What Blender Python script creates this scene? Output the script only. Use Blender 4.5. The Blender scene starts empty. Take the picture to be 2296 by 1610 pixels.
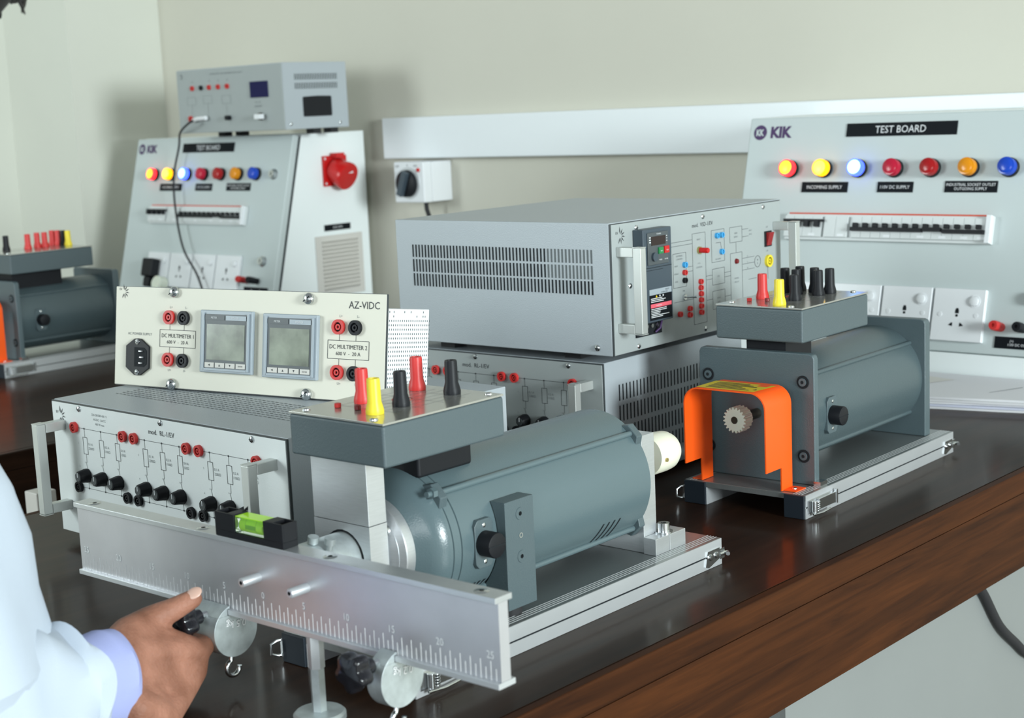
import bpy, bmesh, math, random
from mathutils import Matrix, Vector
random.seed(7)
sc = bpy.context.scene
COL = sc.collection

# ------------------------------------------------------------------ camera, world, lights, exposure
cam_d = bpy.data.cameras.new('camera')
cam = bpy.data.objects.new('camera', cam_d); COL.objects.link(cam)
cam_d.sensor_width = 36; cam_d.sensor_fit = 'HORIZONTAL'; cam_d.lens = 54.65
cam_d.clip_start = 0.02; cam_d.clip_end = 60
r_ = (0.7502056, 0.6597235, -0.0442331); u_ = (-0.0732965, 0.1494617, 0.9860471); b_ = (0.6571296, -0.7364959, 0.1604824)
cam.matrix_world = Matrix(((r_[0], u_[0], b_[0], 0), (r_[1], u_[1], b_[1], 0), (r_[2], u_[2], b_[2], 0.482), (0, 0, 0, 1)))
cam_d.dof.use_dof = True; cam_d.dof.focus_distance = 1.62; cam_d.dof.aperture_fstop = 10
sc.camera = cam

world = bpy.data.worlds.new('world'); sc.world = world; world.use_nodes = True
bg = world.node_tree.nodes['Background']; bg.inputs[0].default_value = (0.86, 0.97, 0.97, 1); bg.inputs[1].default_value = 0.285

def area(name, loc, target, sx, sy, power, color):
    l = bpy.data.lights.new(name, 'AREA'); l.shape = 'RECTANGLE'; l.size = sx; l.size_y = sy; l.energy = power; l.color = color
    o = bpy.data.objects.new(name, l); COL.objects.link(o); o.location = loc
    o.rotation_euler = (Vector(target) - Vector(loc)).to_track_quat('-Z', 'Z').to_euler(); return o
area('daylight_window_right', (4.2, 0.35, 1.02), (-1.5, 2.0, 0.2), 1.25, 1.3, 330, (0.88, 0.98, 0.99))
area('daylight_window_left', (-3.7, -1.5, 1.0), (-1.3, 1.0, 0.1), 1.5, 1.3, 92, (0.87, 0.98, 1.0))

area('daylight_window_behind', (1.1, -3.3, 0.95), (-0.9, 0.9, 0.1), 2.3, 1.6, 66, (0.90, 0.98, 1.0))

vs = sc.view_settings
sc.display_settings.display_device = 'sRGB'
vs.view_transform = 'Standard'; vs.look = 'None'; vs.gamma = 1.0; vs.exposure = 0.12; vs.use_curve_mapping = False

# ------------------------------------------------------------------ materials
MATS = {}
def mat(name, col, rough=0.5, metal=0.0, noise=0.0, nscale=40, bump=0.0, bscale=300, spec=0.5, stretch=None, coat=0.0, emit=None, es=0, trans=0.0, ior=1.45, sss=0.0, rvar=0.0):
    m = bpy.data.materials.new(name); m.use_nodes = True; nt = m.node_tree; b = nt.nodes['Principled BSDF']
    b.inputs['Base Color'].default_value = (*col, 1); b.inputs['Roughness'].default_value = rough; b.inputs['Metallic'].default_value = metal
    b.inputs['Specular IOR Level'].default_value = spec; b.inputs['IOR'].default_value = ior
    if coat: b.inputs['Coat Weight'].default_value = coat; b.inputs['Coat Roughness'].default_value = 0.12
    if trans: b.inputs['Transmission Weight'].default_value = trans
    if sss: b.inputs['Subsurface Weight'].default_value = sss; b.inputs['Subsurface Radius'].default_value = (0.01, 0.004, 0.002)
    if emit: b.inputs['Emission Color'].default_value = (*emit, 1); b.inputs['Emission Strength'].default_value = es
    tc = nt.nodes.new('ShaderNodeTexCoord'); mp = nt.nodes.new('ShaderNodeMapping'); nt.links.new(tc.outputs['Object'], mp.inputs[0])
    if stretch: mp.inputs['Scale'].default_value = stretch
    if noise or rvar:
        n = nt.nodes.new('ShaderNodeTexNoise'); n.inputs['Scale'].default_value = nscale; n.inputs['Detail'].default_value = 4; nt.links.new(mp.outputs[0], n.inputs[0])
    if noise:
        r = nt.nodes.new('ShaderNodeMapRange'); r.inputs[1].default_value = 0.3; r.inputs[2].default_value = 0.7; r.inputs[3].default_value = 1 - noise; r.inputs[4].default_value = 1 + noise
        nt.links.new(n.outputs[0], r.inputs[0])
        mx = nt.nodes.new('ShaderNodeVectorMath'); mx.operation = 'SCALE'; mx.inputs[0].default_value = col; nt.links.new(r.outputs[0], mx.inputs['Scale']); nt.links.new(mx.outputs[0], b.inputs['Base Color'])
    if rvar:
        r2 = nt.nodes.new('ShaderNodeMapRange'); r2.inputs[1].default_value = 0.3; r2.inputs[2].default_value = 0.7; r2.inputs[3].default_value = max(0, rough - rvar); r2.inputs[4].default_value = rough + rvar
        nt.links.new(n.outputs[0], r2.inputs[0]); nt.links.new(r2.outputs[0], b.inputs['Roughness'])
    if bump:
        n2 = nt.nodes.new('ShaderNodeTexNoise'); n2.inputs['Scale'].default_value = bscale; n2.inputs['Detail'].default_value = 2; nt.links.new(mp.outputs[0], n2.inputs[0])
        bp = nt.nodes.new('ShaderNodeBump'); bp.inputs['Strength'].default_value = bump; bp.inputs['Distance'].default_value = 0.001
        nt.links.new(n2.outputs[0], bp.inputs['Height']); nt.links.new(bp.outputs[0], b.inputs['Normal'])
    MATS[name] = m; return m
mat('wall_paint', (0.60, 0.585, 0.505), 0.8, noise=0.02, nscale=3, bump=0.15, bscale=120)
mat('pillar_paint', (0.66, 0.67, 0.60), 0.8, noise=0.02, nscale=3)
mat('floor_terrazzo', (0.35, 0.33, 0.30), 0.35, noise=0.15, nscale=30)
mat('trunking_white', (0.80, 0.84, 0.86), 0.35)
mat('cabinet_white', (0.84, 0.89, 0.89), 0.35, bump=0.05)
mat('board_face_grey', (0.52, 0.58, 0.58), 0.42, bump=0.06, bscale=500)
mat('laminate_white', (0.225, 0.238, 0.235), 0.45, noise=0.02, nscale=6)  # white laminate, darkened in colour for the weak light under the bench
mat('case_paint', (0.40, 0.44, 0.47), 0.38, bump=0.25, bscale=700)
mat('case_dark', (0.05, 0.058, 0.062), 0.4)
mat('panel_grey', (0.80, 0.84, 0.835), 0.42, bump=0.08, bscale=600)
mat('panel_grey_shaded', (0.34, 0.372, 0.372), 0.42, bump=0.08, bscale=600)  # panel_grey darkened in colour for the fronts that get less light
mat('panel_cream', (0.70, 0.68, 0.58), 0.45)
mat('motor_paint', (0.100, 0.143, 0.157), 0.25, bump=0.14, bscale=650, spec=0.6)
mat('motor_paint_dark', (0.070, 0.100, 0.110), 0.34, bump=0.22, bscale=650, spec=0.55)
mat('plate_paint', (0.080, 0.112, 0.124), 0.34, bump=0.25, bscale=700, spec=0.55)
mat('box_paint', (0.082, 0.110, 0.120), 0.42, bump=0.25, bscale=700)
mat('aluminium', (0.60, 0.62, 0.64), 0.36, 0.75, noise=0.04, nscale=60, stretch=(1, 1, 14))
mat('aluminium_beam', (0.60, 0.60, 0.63), 0.38, 0.7, noise=0.05, nscale=18)
mat('milled', (0.88, 0.89, 0.90), 0.5, 0.2)
mat('aluminium_plate', (0.33, 0.35, 0.35), 0.33, 0.7, noise=0.03, nscale=50, stretch=(20, 1, 1))
mat('anodised', (0.62, 0.64, 0.66), 0.4, 0.6, noise=0.02, nscale=30)
mat('handle_alu', (0.58, 0.60, 0.58), 0.4, 0.55)
mat('steel', (0.62, 0.64, 0.65), 0.22, 1.0)
mat('zinc', (0.50, 0.55, 0.56), 0.42, 0.6, noise=0.18, nscale=70)
mat('brass', (0.55, 0.45, 0.2), 0.3, 1.0)
mat('dark_metal', (0.10, 0.09, 0.07), 0.4, 0.8)
mat('black_plastic', (0.009, 0.010, 0.013), 0.48, spec=0.3)
mat('black_gloss', (0.012, 0.012, 0.015), 0.12)
mat('black_cap', (0.012, 0.018, 0.026), 0.45)
mat('rubber', (0.02, 0.02, 0.022), 0.7)
mat('red_plastic', (0.58, 0.030, 0.028), 0.42)
mat('red_dark', (0.16, 0.01, 0.012), 0.4)
mat('rocker_red', (0.30, 0.012, 0.014), 0.35)
mat('red_glossy', (0.55, 0.012, 0.012), 0.25)
mat('yellow_plastic', (0.80, 0.64, 0.03), 0.4)
mat('blue_plastic', (0.05, 0.36, 0.72), 0.35)
mat('nylon', (0.78, 0.82, 0.70), 0.4, sss=0.15)
mat('nylon_white', (0.80, 0.78, 0.64), 0.35, sss=0.15)
mat('orange_paint', (0.95, 0.105, 0.006), 0.42)
mat('label_yellow', (0.75, 0.55, 0.02), 0.5)
mat('ink', (0.045, 0.05, 0.055), 0.6)
mat('ink_light', (0.20, 0.22, 0.23), 0.6)
mat('ink_white', (0.72, 0.74, 0.76), 0.5)
mat('ink_purple', (0.055, 0.02, 0.10), 0.5)
mat('sign_black', (0.006, 0.008, 0.011), 0.6, spec=0.15)
mat('lid_metal', (0.50, 0.50, 0.47), 0.17, 0.7)
mat('paper', (0.66, 0.66, 0.68), 0.7)
mat('paper_lilac', (0.58, 0.60, 0.72), 0.7)
mat('meter_grey', (0.33, 0.38, 0.42), 0.35)
mat('meter_lcd', (0.20, 0.225, 0.175), 0.2, noise=0.38, nscale=32, coat=0.5)
mat('meter_dark', (0.075, 0.088, 0.095), 0.4)
mat('screen_navy', (0.006, 0.006, 0.06), 0.3, spec=0.2)
mat('drive_case', (0.055, 0.075, 0.095), 0.42)
mat('drive_display', (0.02, 0.01, 0.01), 0.1)
mat('green_button', (0.02, 0.22, 0.07), 0.4)
mat('pink_label', (0.75, 0.12, 0.16), 0.4)
mat('vent_grey', (0.62, 0.60, 0.56), 0.5)
mat('slot_dark', (0.014, 0.017, 0.020), 0.7, spec=0.2)
mat('slot_mid', (0.10, 0.115, 0.12), 0.6)
mat('socket_white', (0.78, 0.80, 0.82), 0.3)
mat('breaker_white', (0.66, 0.69, 0.69), 0.4)
mat('breaker_red', (0.62, 0.07, 0.03), 0.5)
mat('chrome', (0.75, 0.76, 0.76), 0.08, 1.0)
mat('lens_clear', (0.85, 0.95, 0.9), 0.03, trans=0.95, ior=1.3)
mat('vial_green', (0.42, 0.80, 0.03), 0.15, emit=(0.35, 0.75, 0.02), es=0.12)
mat('vial_dark', (0.22, 0.55, 0.02), 0.15)
mat('lab_coat', (0.50, 0.56, 0.65), 0.85, bump=0.2, bscale=900)
mat('shirt', (0.38, 0.42, 0.72), 0.85, bump=0.2, bscale=900)
mat('hair', (0.012, 0.011, 0.010), 0.5, noise=0.3, nscale=200)
mat('trousers', (0.03, 0.03, 0.04), 0.9)
mat('nail', (0.62, 0.40, 0.32), 0.3)
mat('lamp_red_on', (0.9, 0.2, 0.02), 0.3, emit=(1.0, 0.42, 0.02), es=3.2)
mat('lamp_red_rim', (0.9, 0.02, 0.02), 0.3, emit=(1.0, 0.02, 0.03), es=2.2)
mat('lamp_yellow_on', (0.9, 0.6, 0.02), 0.3, emit=(1.0, 0.66, 0.06), es=3.6)
mat('lamp_yellow_rim', (0.9, 0.4, 0.0), 0.3, emit=(1.0, 0.38, 0.0), es=2.0)
mat('lamp_blue_on', (0.3, 0.6, 1.0), 0.3, emit=(0.30, 0.66, 1.0), es=3.6)
mat('lamp_blue_rim', (0.02, 0.05, 0.9), 0.3, emit=(0.05, 0.10, 1.0), es=3.0)
mat('lamp_off_crimson', (0.42, 0.010, 0.035), 0.2, emit=(1, 0.02, 0.08), es=0.05)
mat('lamp_off_red', (0.36, 0.008, 0.010), 0.2)
mat('lamp_off_amber', (0.72, 0.26, 0.005), 0.2)
mat('lamp_off_blue', (0.01, 0.06, 0.48), 0.2)

def wood(name, c1, c2, rough, coat, sx, spec):
    m = bpy.data.materials.new(name); m.use_nodes = True; nt = m.node_tree; b = nt.nodes['Principled BSDF']
    tc = nt.nodes.new('ShaderNodeTexCoord'); mp = nt.nodes.new('ShaderNodeMapping'); mp.inputs['Scale'].default_value = sx
    nt.links.new(tc.outputs['Object'], mp.inputs[0])
    n = nt.nodes.new('ShaderNodeTexNoise'); n.inputs['Scale'].default_value = 1; n.inputs['Detail'].default_value = 8; n.inputs['Roughness'].default_value = 0.65; n.inputs['Distortion'].default_value = 0.6
    nt.links.new(mp.outputs[0], n.inputs[0])
    cr = nt.nodes.new('ShaderNodeValToRGB'); cr.color_ramp.elements[0].color = (*c1, 1); cr.color_ramp.elements[1].color = (*c2, 1); cr.color_ramp.elements[0].position = 0.3; cr.color_ramp.elements[1].position = 0.72
    nt.links.new(n.outputs[0], cr.inputs[0]); nt.links.new(cr.outputs[0], b.inputs['Base Color'])
    b.inputs['Roughness'].default_value = rough; b.inputs['Specular IOR Level'].default_value = spec; b.inputs['Coat Weight'].default_value = coat; b.inputs['Coat Roughness'].default_value = 0.14
    MATS[name] = m
wood('table_wood', (0.013, 0.0065, 0.0040), (0.034, 0.016, 0.009), 0.45, 0.20, (45, 3, 45), 0.08)
wood('apron_wood', (0.017, 0.0055, 0.0022), (0.078, 0.024, 0.0060), 0.55, 0.0, (30, 3, 60), 0.10)

def skin_mat():
    m = bpy.data.materials.new('skin'); m.use_nodes = True; nt = m.node_tree; b = nt.nodes['Principled BSDF']
    tc = nt.nodes.new('ShaderNodeTexCoord'); n = nt.nodes.new('ShaderNodeTexNoise'); n.inputs['Scale'].default_value = 28; n.inputs['Detail'].default_value = 5
    nt.links.new(tc.outputs['Object'], n.inputs[0])
    cr = nt.nodes.new('ShaderNodeValToRGB'); cr.color_ramp.elements[0].color = (0.19, 0.075, 0.042, 1); cr.color_ramp.elements[1].color = (0.42, 0.195, 0.130, 1)
    cr.color_ramp.elements[0].position = 0.30; cr.color_ramp.elements[1].position = 0.66
    nt.links.new(n.outputs[0], cr.inputs[0]); nt.links.new(cr.outputs[0], b.inputs['Base Color'])
    b.inputs['Roughness'].default_value = 0.6; b.inputs['Specular IOR Level'].default_value = 0.35; b.inputs['Subsurface Weight'].default_value = 0.12; b.inputs['Subsurface Radius'].default_value = (0.008, 0.003, 0.0015)
    v = nt.nodes.new('ShaderNodeTexVoronoi'); v.inputs['Scale'].default_value = 420; nt.links.new(tc.outputs['Object'], v.inputs[0])
    n3 = nt.nodes.new('ShaderNodeTexNoise'); n3.inputs['Scale'].default_value = 120; n3.inputs['Detail'].default_value = 3; nt.links.new(tc.outputs['Object'], n3.inputs[0])
    ad = nt.nodes.new('ShaderNodeMath'); ad.operation = 'MULTIPLY_ADD'; ad.inputs[1].default_value = 0.35; nt.links.new(v.outputs[0], ad.inputs[0]); nt.links.new(n3.outputs[0], ad.inputs[2])
    bp = nt.nodes.new('ShaderNodeBump'); bp.inputs['Strength'].default_value = 0.7; bp.inputs['Distance'].default_value = 0.0012; nt.links.new(ad.outputs[0], bp.inputs['Height']); nt.links.new(bp.outputs[0], b.inputs['Normal'])
    MATS['skin'] = m
skin_mat()

# ------------------------------------------------------------------ mesh helpers
ID = Matrix.Identity(4)
PY = Matrix(((1, 0, 0, 0), (0, 0, -1, 0), (0, 1, 0, 0), (0, 0, 0, 1)))      # (u,v,w) -> panel that faces -Y
PX = Matrix(((0, 0, 1, 0), (1, 0, 0, 0), (0, 1, 0, 0), (0, 0, 0, 1)))       # panel that faces +X (u along Y)
TXT = {}
def text_mesh(s, bold=False):
    k = (s, bold)
    if k not in TXT:
        cu = bpy.data.curves.new('glyphs', 'FONT'); cu.body = s; cu.size = 1; cu.resolution_u = 2
        if bold: cu.offset = 0.05
        o = bpy.data.objects.new('glyphs', cu); me = bpy.data.meshes.new_from_object(o)
        vs_ = [v.co.copy() for v in me.vertices]; fs = [list(p.vertices) for p in me.polygons]
        bpy.data.objects.remove(o); bpy.data.meshes.remove(me)
        TXT[k] = (vs_, fs)
    return TXT[k]

class MB:
    def __init__(s, M=ID): s.bm = bmesh.new(); s.M = M; s.mats = []
    def mi(s, m):
        if m not in s.mats: s.mats.append(m)
        return s.mats.index(m)
    def poly(s, vs_, fs, m=None, smooth=False):
        i = s.mi(m); V = [s.bm.verts.new(s.M @ Vector(v)) for v in vs_]
        for f in fs:
            try:
                F = s.bm.faces.new([V[k] for k in f]); F.material_index = i; F.smooth = True
            except ValueError: pass
        return s
    def box(s, u0, v0, w0, u1, v1, w1, m=None):
        p = [(u0, v0, w0), (u1, v0, w0), (u1, v1, w0), (u0, v1, w0), (u0, v0, w1), (u1, v0, w1), (u1, v1, w1), (u0, v1, w1)]
        return s.poly(p, [(0, 3, 2, 1), (4, 5, 6, 7), (0, 1, 5, 4), (1, 2, 6, 5), (2, 3, 7, 6), (3, 0, 4, 7)], m)
    def rect(s, u0, v0, u1, v1, w=0.0003, m='ink'):
        return s.poly([(u0, v0, w), (u1, v0, w), (u1, v1, w), (u0, v1, w)], [(0, 1, 2, 3)], m)
    def line(s, u0, v0, u1, v1, t=0.0006, w=0.0003, m='ink'):
        d = Vector((u1 - u0, v1 - v0)); L = d.length or 1; n = Vector((-d.y, d.x)) / L * t / 2
        return s.poly([(u0 - n.x, v0 - n.y, w), (u1 - n.x, v1 - n.y, w), (u1 + n.x, v1 + n.y, w), (u0 + n.x, v0 + n.y, w)], [(0, 1, 2, 3)], m)
    def frame(s, u0, v0, u1, v1, t=0.0006, w=0.0003, m='ink'):
        s.line(u0, v0, u1, v0, t, w, m); s.line(u1, v0, u1, v1, t, w, m); s.line(u1, v1, u0, v1, t, w, m); s.line(u0, v1, u0, v0, t, w, m); return s
    def lathe(s, prof, o=(0, 0, 0), ax=(0, 0, 1), seg=24, m=None, flute=0, fd=0.0, ang=0, a0=0.0, ell=1.0):
        """prof: [(r,h),...] turned about ax through o; closes to a point where r is 0"""
        ax = Vector(ax).normalized(); t = Vector((1, 0, 0)) if abs(ax.x) < 0.9 else Vector((0, 1, 0))
        e1 = ax.cross(t).normalized(); e2 = ax.cross(e1); o = Vector(o); vs_ = []; rings = []
        for r, h in prof:
            if r <= 1e-9: rings.append([len(vs_)]); vs_.append(o + ax * h); continue
            ring = []
            for k in range(seg):
                a = a0 + 2 * math.pi * k / seg; rr = r * (1 - fd * (0.5 + 0.5 * math.cos(flute * a))) if flute else r
                ring.append(len(vs_)); vs_.append(o + ax * h + (e1 * math.cos(a) + e2 * math.sin(a) * ell) * rr)
            rings.append(ring)
        fs = []
        for A, B in zip(rings, rings[1:]):
            if len(A) == 1 and len(B) == 1: continue
            for k in range(seg):
                k2 = (k + 1) % seg
                if len(A) == 1: fs.append((A[0], B[k2], B[k]))
                elif len(B) == 1: fs.append((A[k], A[k2], B[0]))
                else: fs.append((A[k], A[k2], B[k2], B[k]))
        for R, flip in ((rings[0], 1), (rings[-1], 0)):
            if len(R) > 1: fs.append(tuple(R[::-1]) if flip else tuple(R))
        return s.poly(vs_, fs, m)
    def cyl(s, o, ax, r, h, m=None, seg=24, r2=None):
        return s.lathe([(r, 0), (r if r2 is None else r2, h)], o, ax, seg, m)
    def prism(s, pts, w0, w1, m=None):
        n = len(pts); vs_ = [(u, v, w0) for u, v in pts] + [(u, v, w1) for u, v in pts]
        return s.poly(vs_, [tuple(range(n))[::-1], tuple(range(n, 2 * n))] + [(k, (k + 1) % n, n + (k + 1) % n, n + k) for k in range(n)], m)
    def ring(s, u, v, r0, r1, w0, w1, m=None, seg=28):
        """annulus lying in the panel plane"""
        pr = [(r1, w0), (r1, w1), (r0, w1), (r0, w0), (r1, w0)]
        vs_ = []; fs = []
        for k in range(seg):
            a = 2 * math.pi * k / seg
            for r, w in pr[:4]: vs_.append((u + r * math.cos(a), v + r * math.sin(a), w))
        for k in range(seg):
            k2 = (k + 1) % seg
            for j in range(4):
                j2 = (j + 1) % 4; fs.append((k * 4 + j, k2 * 4 + j, k2 * 4 + j2, k * 4 + j2))
        return s.poly(vs_, fs, m)
    def tube(s, pts, r, m=None, seg=10, caps=True, fine=0):
        pts = [Vector(p) for p in pts]; rs = list(r) if isinstance(r, (list, tuple)) else [r] * len(pts)
        if fine and len(pts) > 2:
            P, Q = [], []
            for i in range(len(pts) - 1):
                p0, p1, p2, p3 = pts[max(i - 1, 0)], pts[i], pts[i + 1], pts[min(i + 2, len(pts) - 1)]
                for k in range(fine):
                    t = k / fine; P.append(0.5 * ((2 * p1) + (p2 - p0) * t + (2 * p0 - 5 * p1 + 4 * p2 - p3) * t * t + (3 * p1 - p0 - 3 * p2 + p3) * t ** 3)); Q.append(rs[i] + (rs[i + 1] - rs[i]) * t)
            pts, rs = P + [pts[-1]], Q + [rs[-1]]
        n0 = None; rings = []; vs_ = []
        for i, p in enumerate(pts):
            d = (pts[min(i + 1, len(pts) - 1)] - pts[max(i - 1, 0)]).normalized()
            if n0 is None:
                t = Vector((0, 0, 1)) if abs(d.z) < 0.9 else Vector((1, 0, 0)); n0 = d.cross(t).normalized()
            else: n0 = (n0 - d * n0.dot(d)).normalized()
            b = d.cross(n0); ring = []
            for k in range(seg):
                a = 2 * math.pi * k / seg; ring.append(len(vs_)); vs_.append(p + (n0 * math.cos(a) + b * math.sin(a)) * rs[i])
            rings.append(ring)
        fs = [(A[k], A[(k + 1) % seg], B[(k + 1) % seg], B[k]) for A, B in zip(rings, rings[1:]) for k in range(seg)]
        if caps: fs += [tuple(rings[0][::-1]), tuple(rings[-1])]
        return s.poly(vs_, fs, m)
    def ball(s, c, r, m=None, seg=14, sc_=(1, 1, 1), R=None):
        vs_ = [Vector((0, 0, r))]; n = seg // 2
        for i in range(1, n):
            for k in range(seg):
                a = 2 * math.pi * k / seg; th = math.pi * i / n; vs_.append(Vector((r * math.sin(th) * math.cos(a), r * math.sin(th) * math.sin(a), r * math.cos(th))))
        vs_.append(Vector((0, 0, -r))); fs = []
        for k in range(seg):
            fs.append((0, 1 + k, 1 + (k + 1) % seg)); L = 1 + (n - 2) * seg; fs.append((len(vs_) - 1, L + (k + 1) % seg, L + k))
        for i in range(n - 2):
            for k in range(seg):
                a = 1 + i * seg; fs.append((a + k, a + seg + k, a + seg + (k + 1) % seg, a + (k + 1) % seg))
        out = []
        for v in vs_:
            v = Vector((v.x * sc_[0], v.y * sc_[1], v.z * sc_[2]))
            if R is not None: v = R @ v
            out.append(v + Vector(c))
        return s.poly(out, fs, m)
    def capsule(s, p0, p1, r0, r1, m=None, seg=16):
        p0 = Vector(p0); p1 = Vector(p1); d = p1 - p0; L = d.length
        pr = [(0, -r0)] + [(r0 * math.cos(a), -r0 * math.sin(a)) for a in (1.2, 0.8, 0.4)] + [(r0, 0), (r1, L)] + [(r1 * math.cos(a), L + r1 * math.sin(a)) for a in (0.4, 0.8, 1.2)] + [(0, L + r1)]
        return s.lathe(pr, p0, d, seg, m)
    def text(s, t, u, v, h, m='ink', w=0.0003, align='c', bold=False, sx=1.0):
        """u,v: centre (or left edge) of the line, h: cap height"""
        vs_, fs = text_mesh(t, bold)
        if not vs_: return s
        x0 = min(p.x for p in vs_); x1 = max(p.x for p in vs_); k = h / 0.70
        du = -(x0 + x1) / 2 if align == 'c' else -x0
        return s.poly([(u + (p.x + du) * k * sx, v + (p.y - 0.35) * k, w) for p in vs_], fs, m)
    def build(s, name, m=None, parent=None, bevel=0, sharp=35, normals=True, segs=2):
        if normals: bmesh.ops.recalc_face_normals(s.bm, faces=s.bm.faces[:])
        me = bpy.data.meshes.new(name); s.bm.to_mesh(me); s.bm.free()
        for k in s.mats: me.materials.append(MATS[k or m])
        me.set_sharp_from_angle(angle=math.radians(sharp))
        o = bpy.data.objects.new(name, me); COL.objects.link(o)
        if parent is not None: o.parent = parent
        if bevel:
            b = o.modifiers.new('bevel', 'BEVEL'); b.width = bevel; b.segments = segs; b.limit_method = 'ANGLE'; b.angle_limit = math.radians(40); b.harden_normals = True
        return o
def tag(o, label=None, cat=None, group=None, kind=None):
    if label: o['label'] = label
    if cat: o['category'] = cat
    if group: o['group'] = group
    if kind: o['kind'] = kind
    return o
def thing(name, label, cat, loc=(0, 0, 0), th=0, tilt=0, group=None):
    o = bpy.data.objects.new(name, None); COL.objects.link(o); o.empty_display_size = 0.02
    o.location = loc; o.rotation_euler = (-tilt, 0, th); return tag(o, label, cat, group)
def struct(mb, name, m, **k): return tag(mb.build(name, m, **k), kind='structure')
def part(name, m, parent, fn, M=ID, bevel=0, label=None, **k):
    b = MB(M); fn(b); o = b.build(name, m, parent, bevel, **k)
    if label: o['label'] = label
    return o
def children_of(o): return [c for c in bpy.data.objects if c.parent == o]
def copy_tree(o, parent=None):
    c = o.copy(); COL.objects.link(c)
    if parent is not None: c.parent = parent
    for ch in children_of(o): copy_tree(ch, c)
    return c

# ------------------------------------------------------------------ the room
TH = 0.254           # slant of the test boards' faces
struct(MB().box(-4.2, 2.6205, -0.75, 4.5, 2.78, 2.15), 'wall_back', 'wall_paint')
struct(MB().prism([(-3.57, 2.6205), (-3.57, 2.33), (-3.872, 2.33), (-3.872, -3.0), (-4.1, -3.0), (-4.1, 2.6205)], -0.75, 2.15), 'wall_left', 'pillar_paint')
struct(MB().box(-4.1, -3.0, -0.80, 4.5, 2.75, -0.75), 'floor', 'floor_terrazzo')

# ------------------------------------------------------------------ benches
def bench(name, label, x0, x1, y0, y1, panel_y, px1, wood_='apron_wood'):
    t = thing(name, label, 'workbench', (x1, y0, 0))
    W = x0 - x1; D = y1 - y0
    part('table_top', 'table_wood', t, lambda b: b.box(W + 0.0122, 0, -0.028, -0.0122, D, 0))
    part('edge_strip', wood_, t, lambda b: b.box(-0.012, 0, -0.028, 0, D, 0), bevel=0.002); part('edge_strip', wood_, t, lambda b: b.box(W, 0, -0.028, W + 0.012, D, 0), bevel=0.002)
    part('apron', wood_, t, lambda b: (b.box(-0.022, 0.004, -0.125, -0.001, D, -0.0285), b.box(W + 0.001, 0.004, -0.125, W + 0.022, D, -0.0285), b.box(W + 0.0225, 0.004, -0.125, -0.0225, 0.025, -0.0285)))
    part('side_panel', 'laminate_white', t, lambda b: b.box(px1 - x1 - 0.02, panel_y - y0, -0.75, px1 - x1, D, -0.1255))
    for (lx, ly) in ((W + 0.03, 0.03), (-0.09, 0.03)):
        part('leg', wood_, t, lambda b: b.box(lx, ly, -0.75, lx + 0.06, ly + 0.06, -0.126), bevel=0.003)
    return t
bench('workbench', 'long dark glossy wooden workbench under the near machines', -1.7435, -0.7915, 0.60, 2.600, 1.352, -0.84)
bench('workbench', 'dark wooden workbench on the left under the left test board', -3.55, -2.098, 1.0, 2.600, 1.60, -2.16, 'table_wood')  # frame in table wood: its darker colour stands in for shade on the apron

# slim white service post seen in the gap between the benches, beside the handle
t = thing('service_post', 'slim white post in the gap behind the load unit left handle', 'post', (-1.945, 1.165, -0.75))
part('post_body', 'vent_grey', t, lambda b: b.box(-0.026, -0.016, 0.012, 0.006, 0.016, 0.720), bevel=0.002)
part('post_base', 'rubber', t, lambda b: b.box(-0.034, -0.024, 0.0, 0.032, 0.024, 0.012))

# ------------------------------------------------------------------ shared small parts
def socket_mb(b, u, v, ring_m, r=0.0063):
    """safety socket: raised ring, sunk annulus and centre pin sleeve"""
    b.ring(u, v, r * 0.64, r, 0, 0.004, ring_m, 26)
    b.lathe([(r * 0.66, 0.0005), (r * 0.66, 0.0012), (0, 0.0012)], (u, v, 0), (0, 0, 1), 20, 'slot_dark' if ring_m != 'black_plastic' else 'black_plastic')
    b.ring(u, v, r * 0.2, r * 0.40, 0.0012, 0.0034, ring_m, 18)
def socket(parent, u, v, ring_m, M=PY, r=0.0063, label=None):
    return part('banana_socket', ring_m, parent, lambda b: socket_mb(b, u, v, ring_m, r), M, label=label)
def screw(parent, u, v, r=0.0035, M=PY, h=0.0022, name='screw', m='steel', cross=True, w=0):
    def f(b):
        b.lathe([(r, w), (r * 0.95, w + h * 0.45), (r * 0.6, w + h * 0.88), (r * 0.15, w + h), (0, w + h)], (u, v, 0), (0, 0, 1), 18)
        if cross: b.box(u - r * 0.62, v - r * 0.10, w + h * 0.7, u + r * 0.62, v + r * 0.10, w + h * 1.02, 'slot_dark'); b.box(u - r * 0.10, v - r * 0.62, w + h * 0.7, u + r * 0.10, v + r * 0.62, w + h * 1.02, 'slot_dark')
    return part(name, m, parent, f, M)
def slot_screw(parent, u, v, r=0.006, M=PY):
    def f(b):
        b.lathe([(r, 0), (r * 1.02, r * 0.35), (r * 0.85, r * 0.75), (r * 0.5, r * 0.98), (0, r * 1.05)], (u, v, 0), (0, 0, 1), 22)
        d = Vector((0.8, 0.6)); n = Vector((-0.6, 0.8)) * r * 0.09
        b.poly([(u - d.x * r * .8 - n.x, v - d.y * r * .8 - n.y, r * 1.02), (u + d.x * r * .8 - n.x, v + d.y * r * .8 - n.y, r * 1.02), (u + d.x * r * .8 + n.x, v + d.y * r * .8 + n.y, r * 1.02), (u - d.x * r * .8 + n.x, v - d.y * r * .8 + n.y, r * 1.02)], [(0, 1, 2, 3)], 'slot_dark')
    return part('screw', 'steel', parent, f, M)
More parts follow.
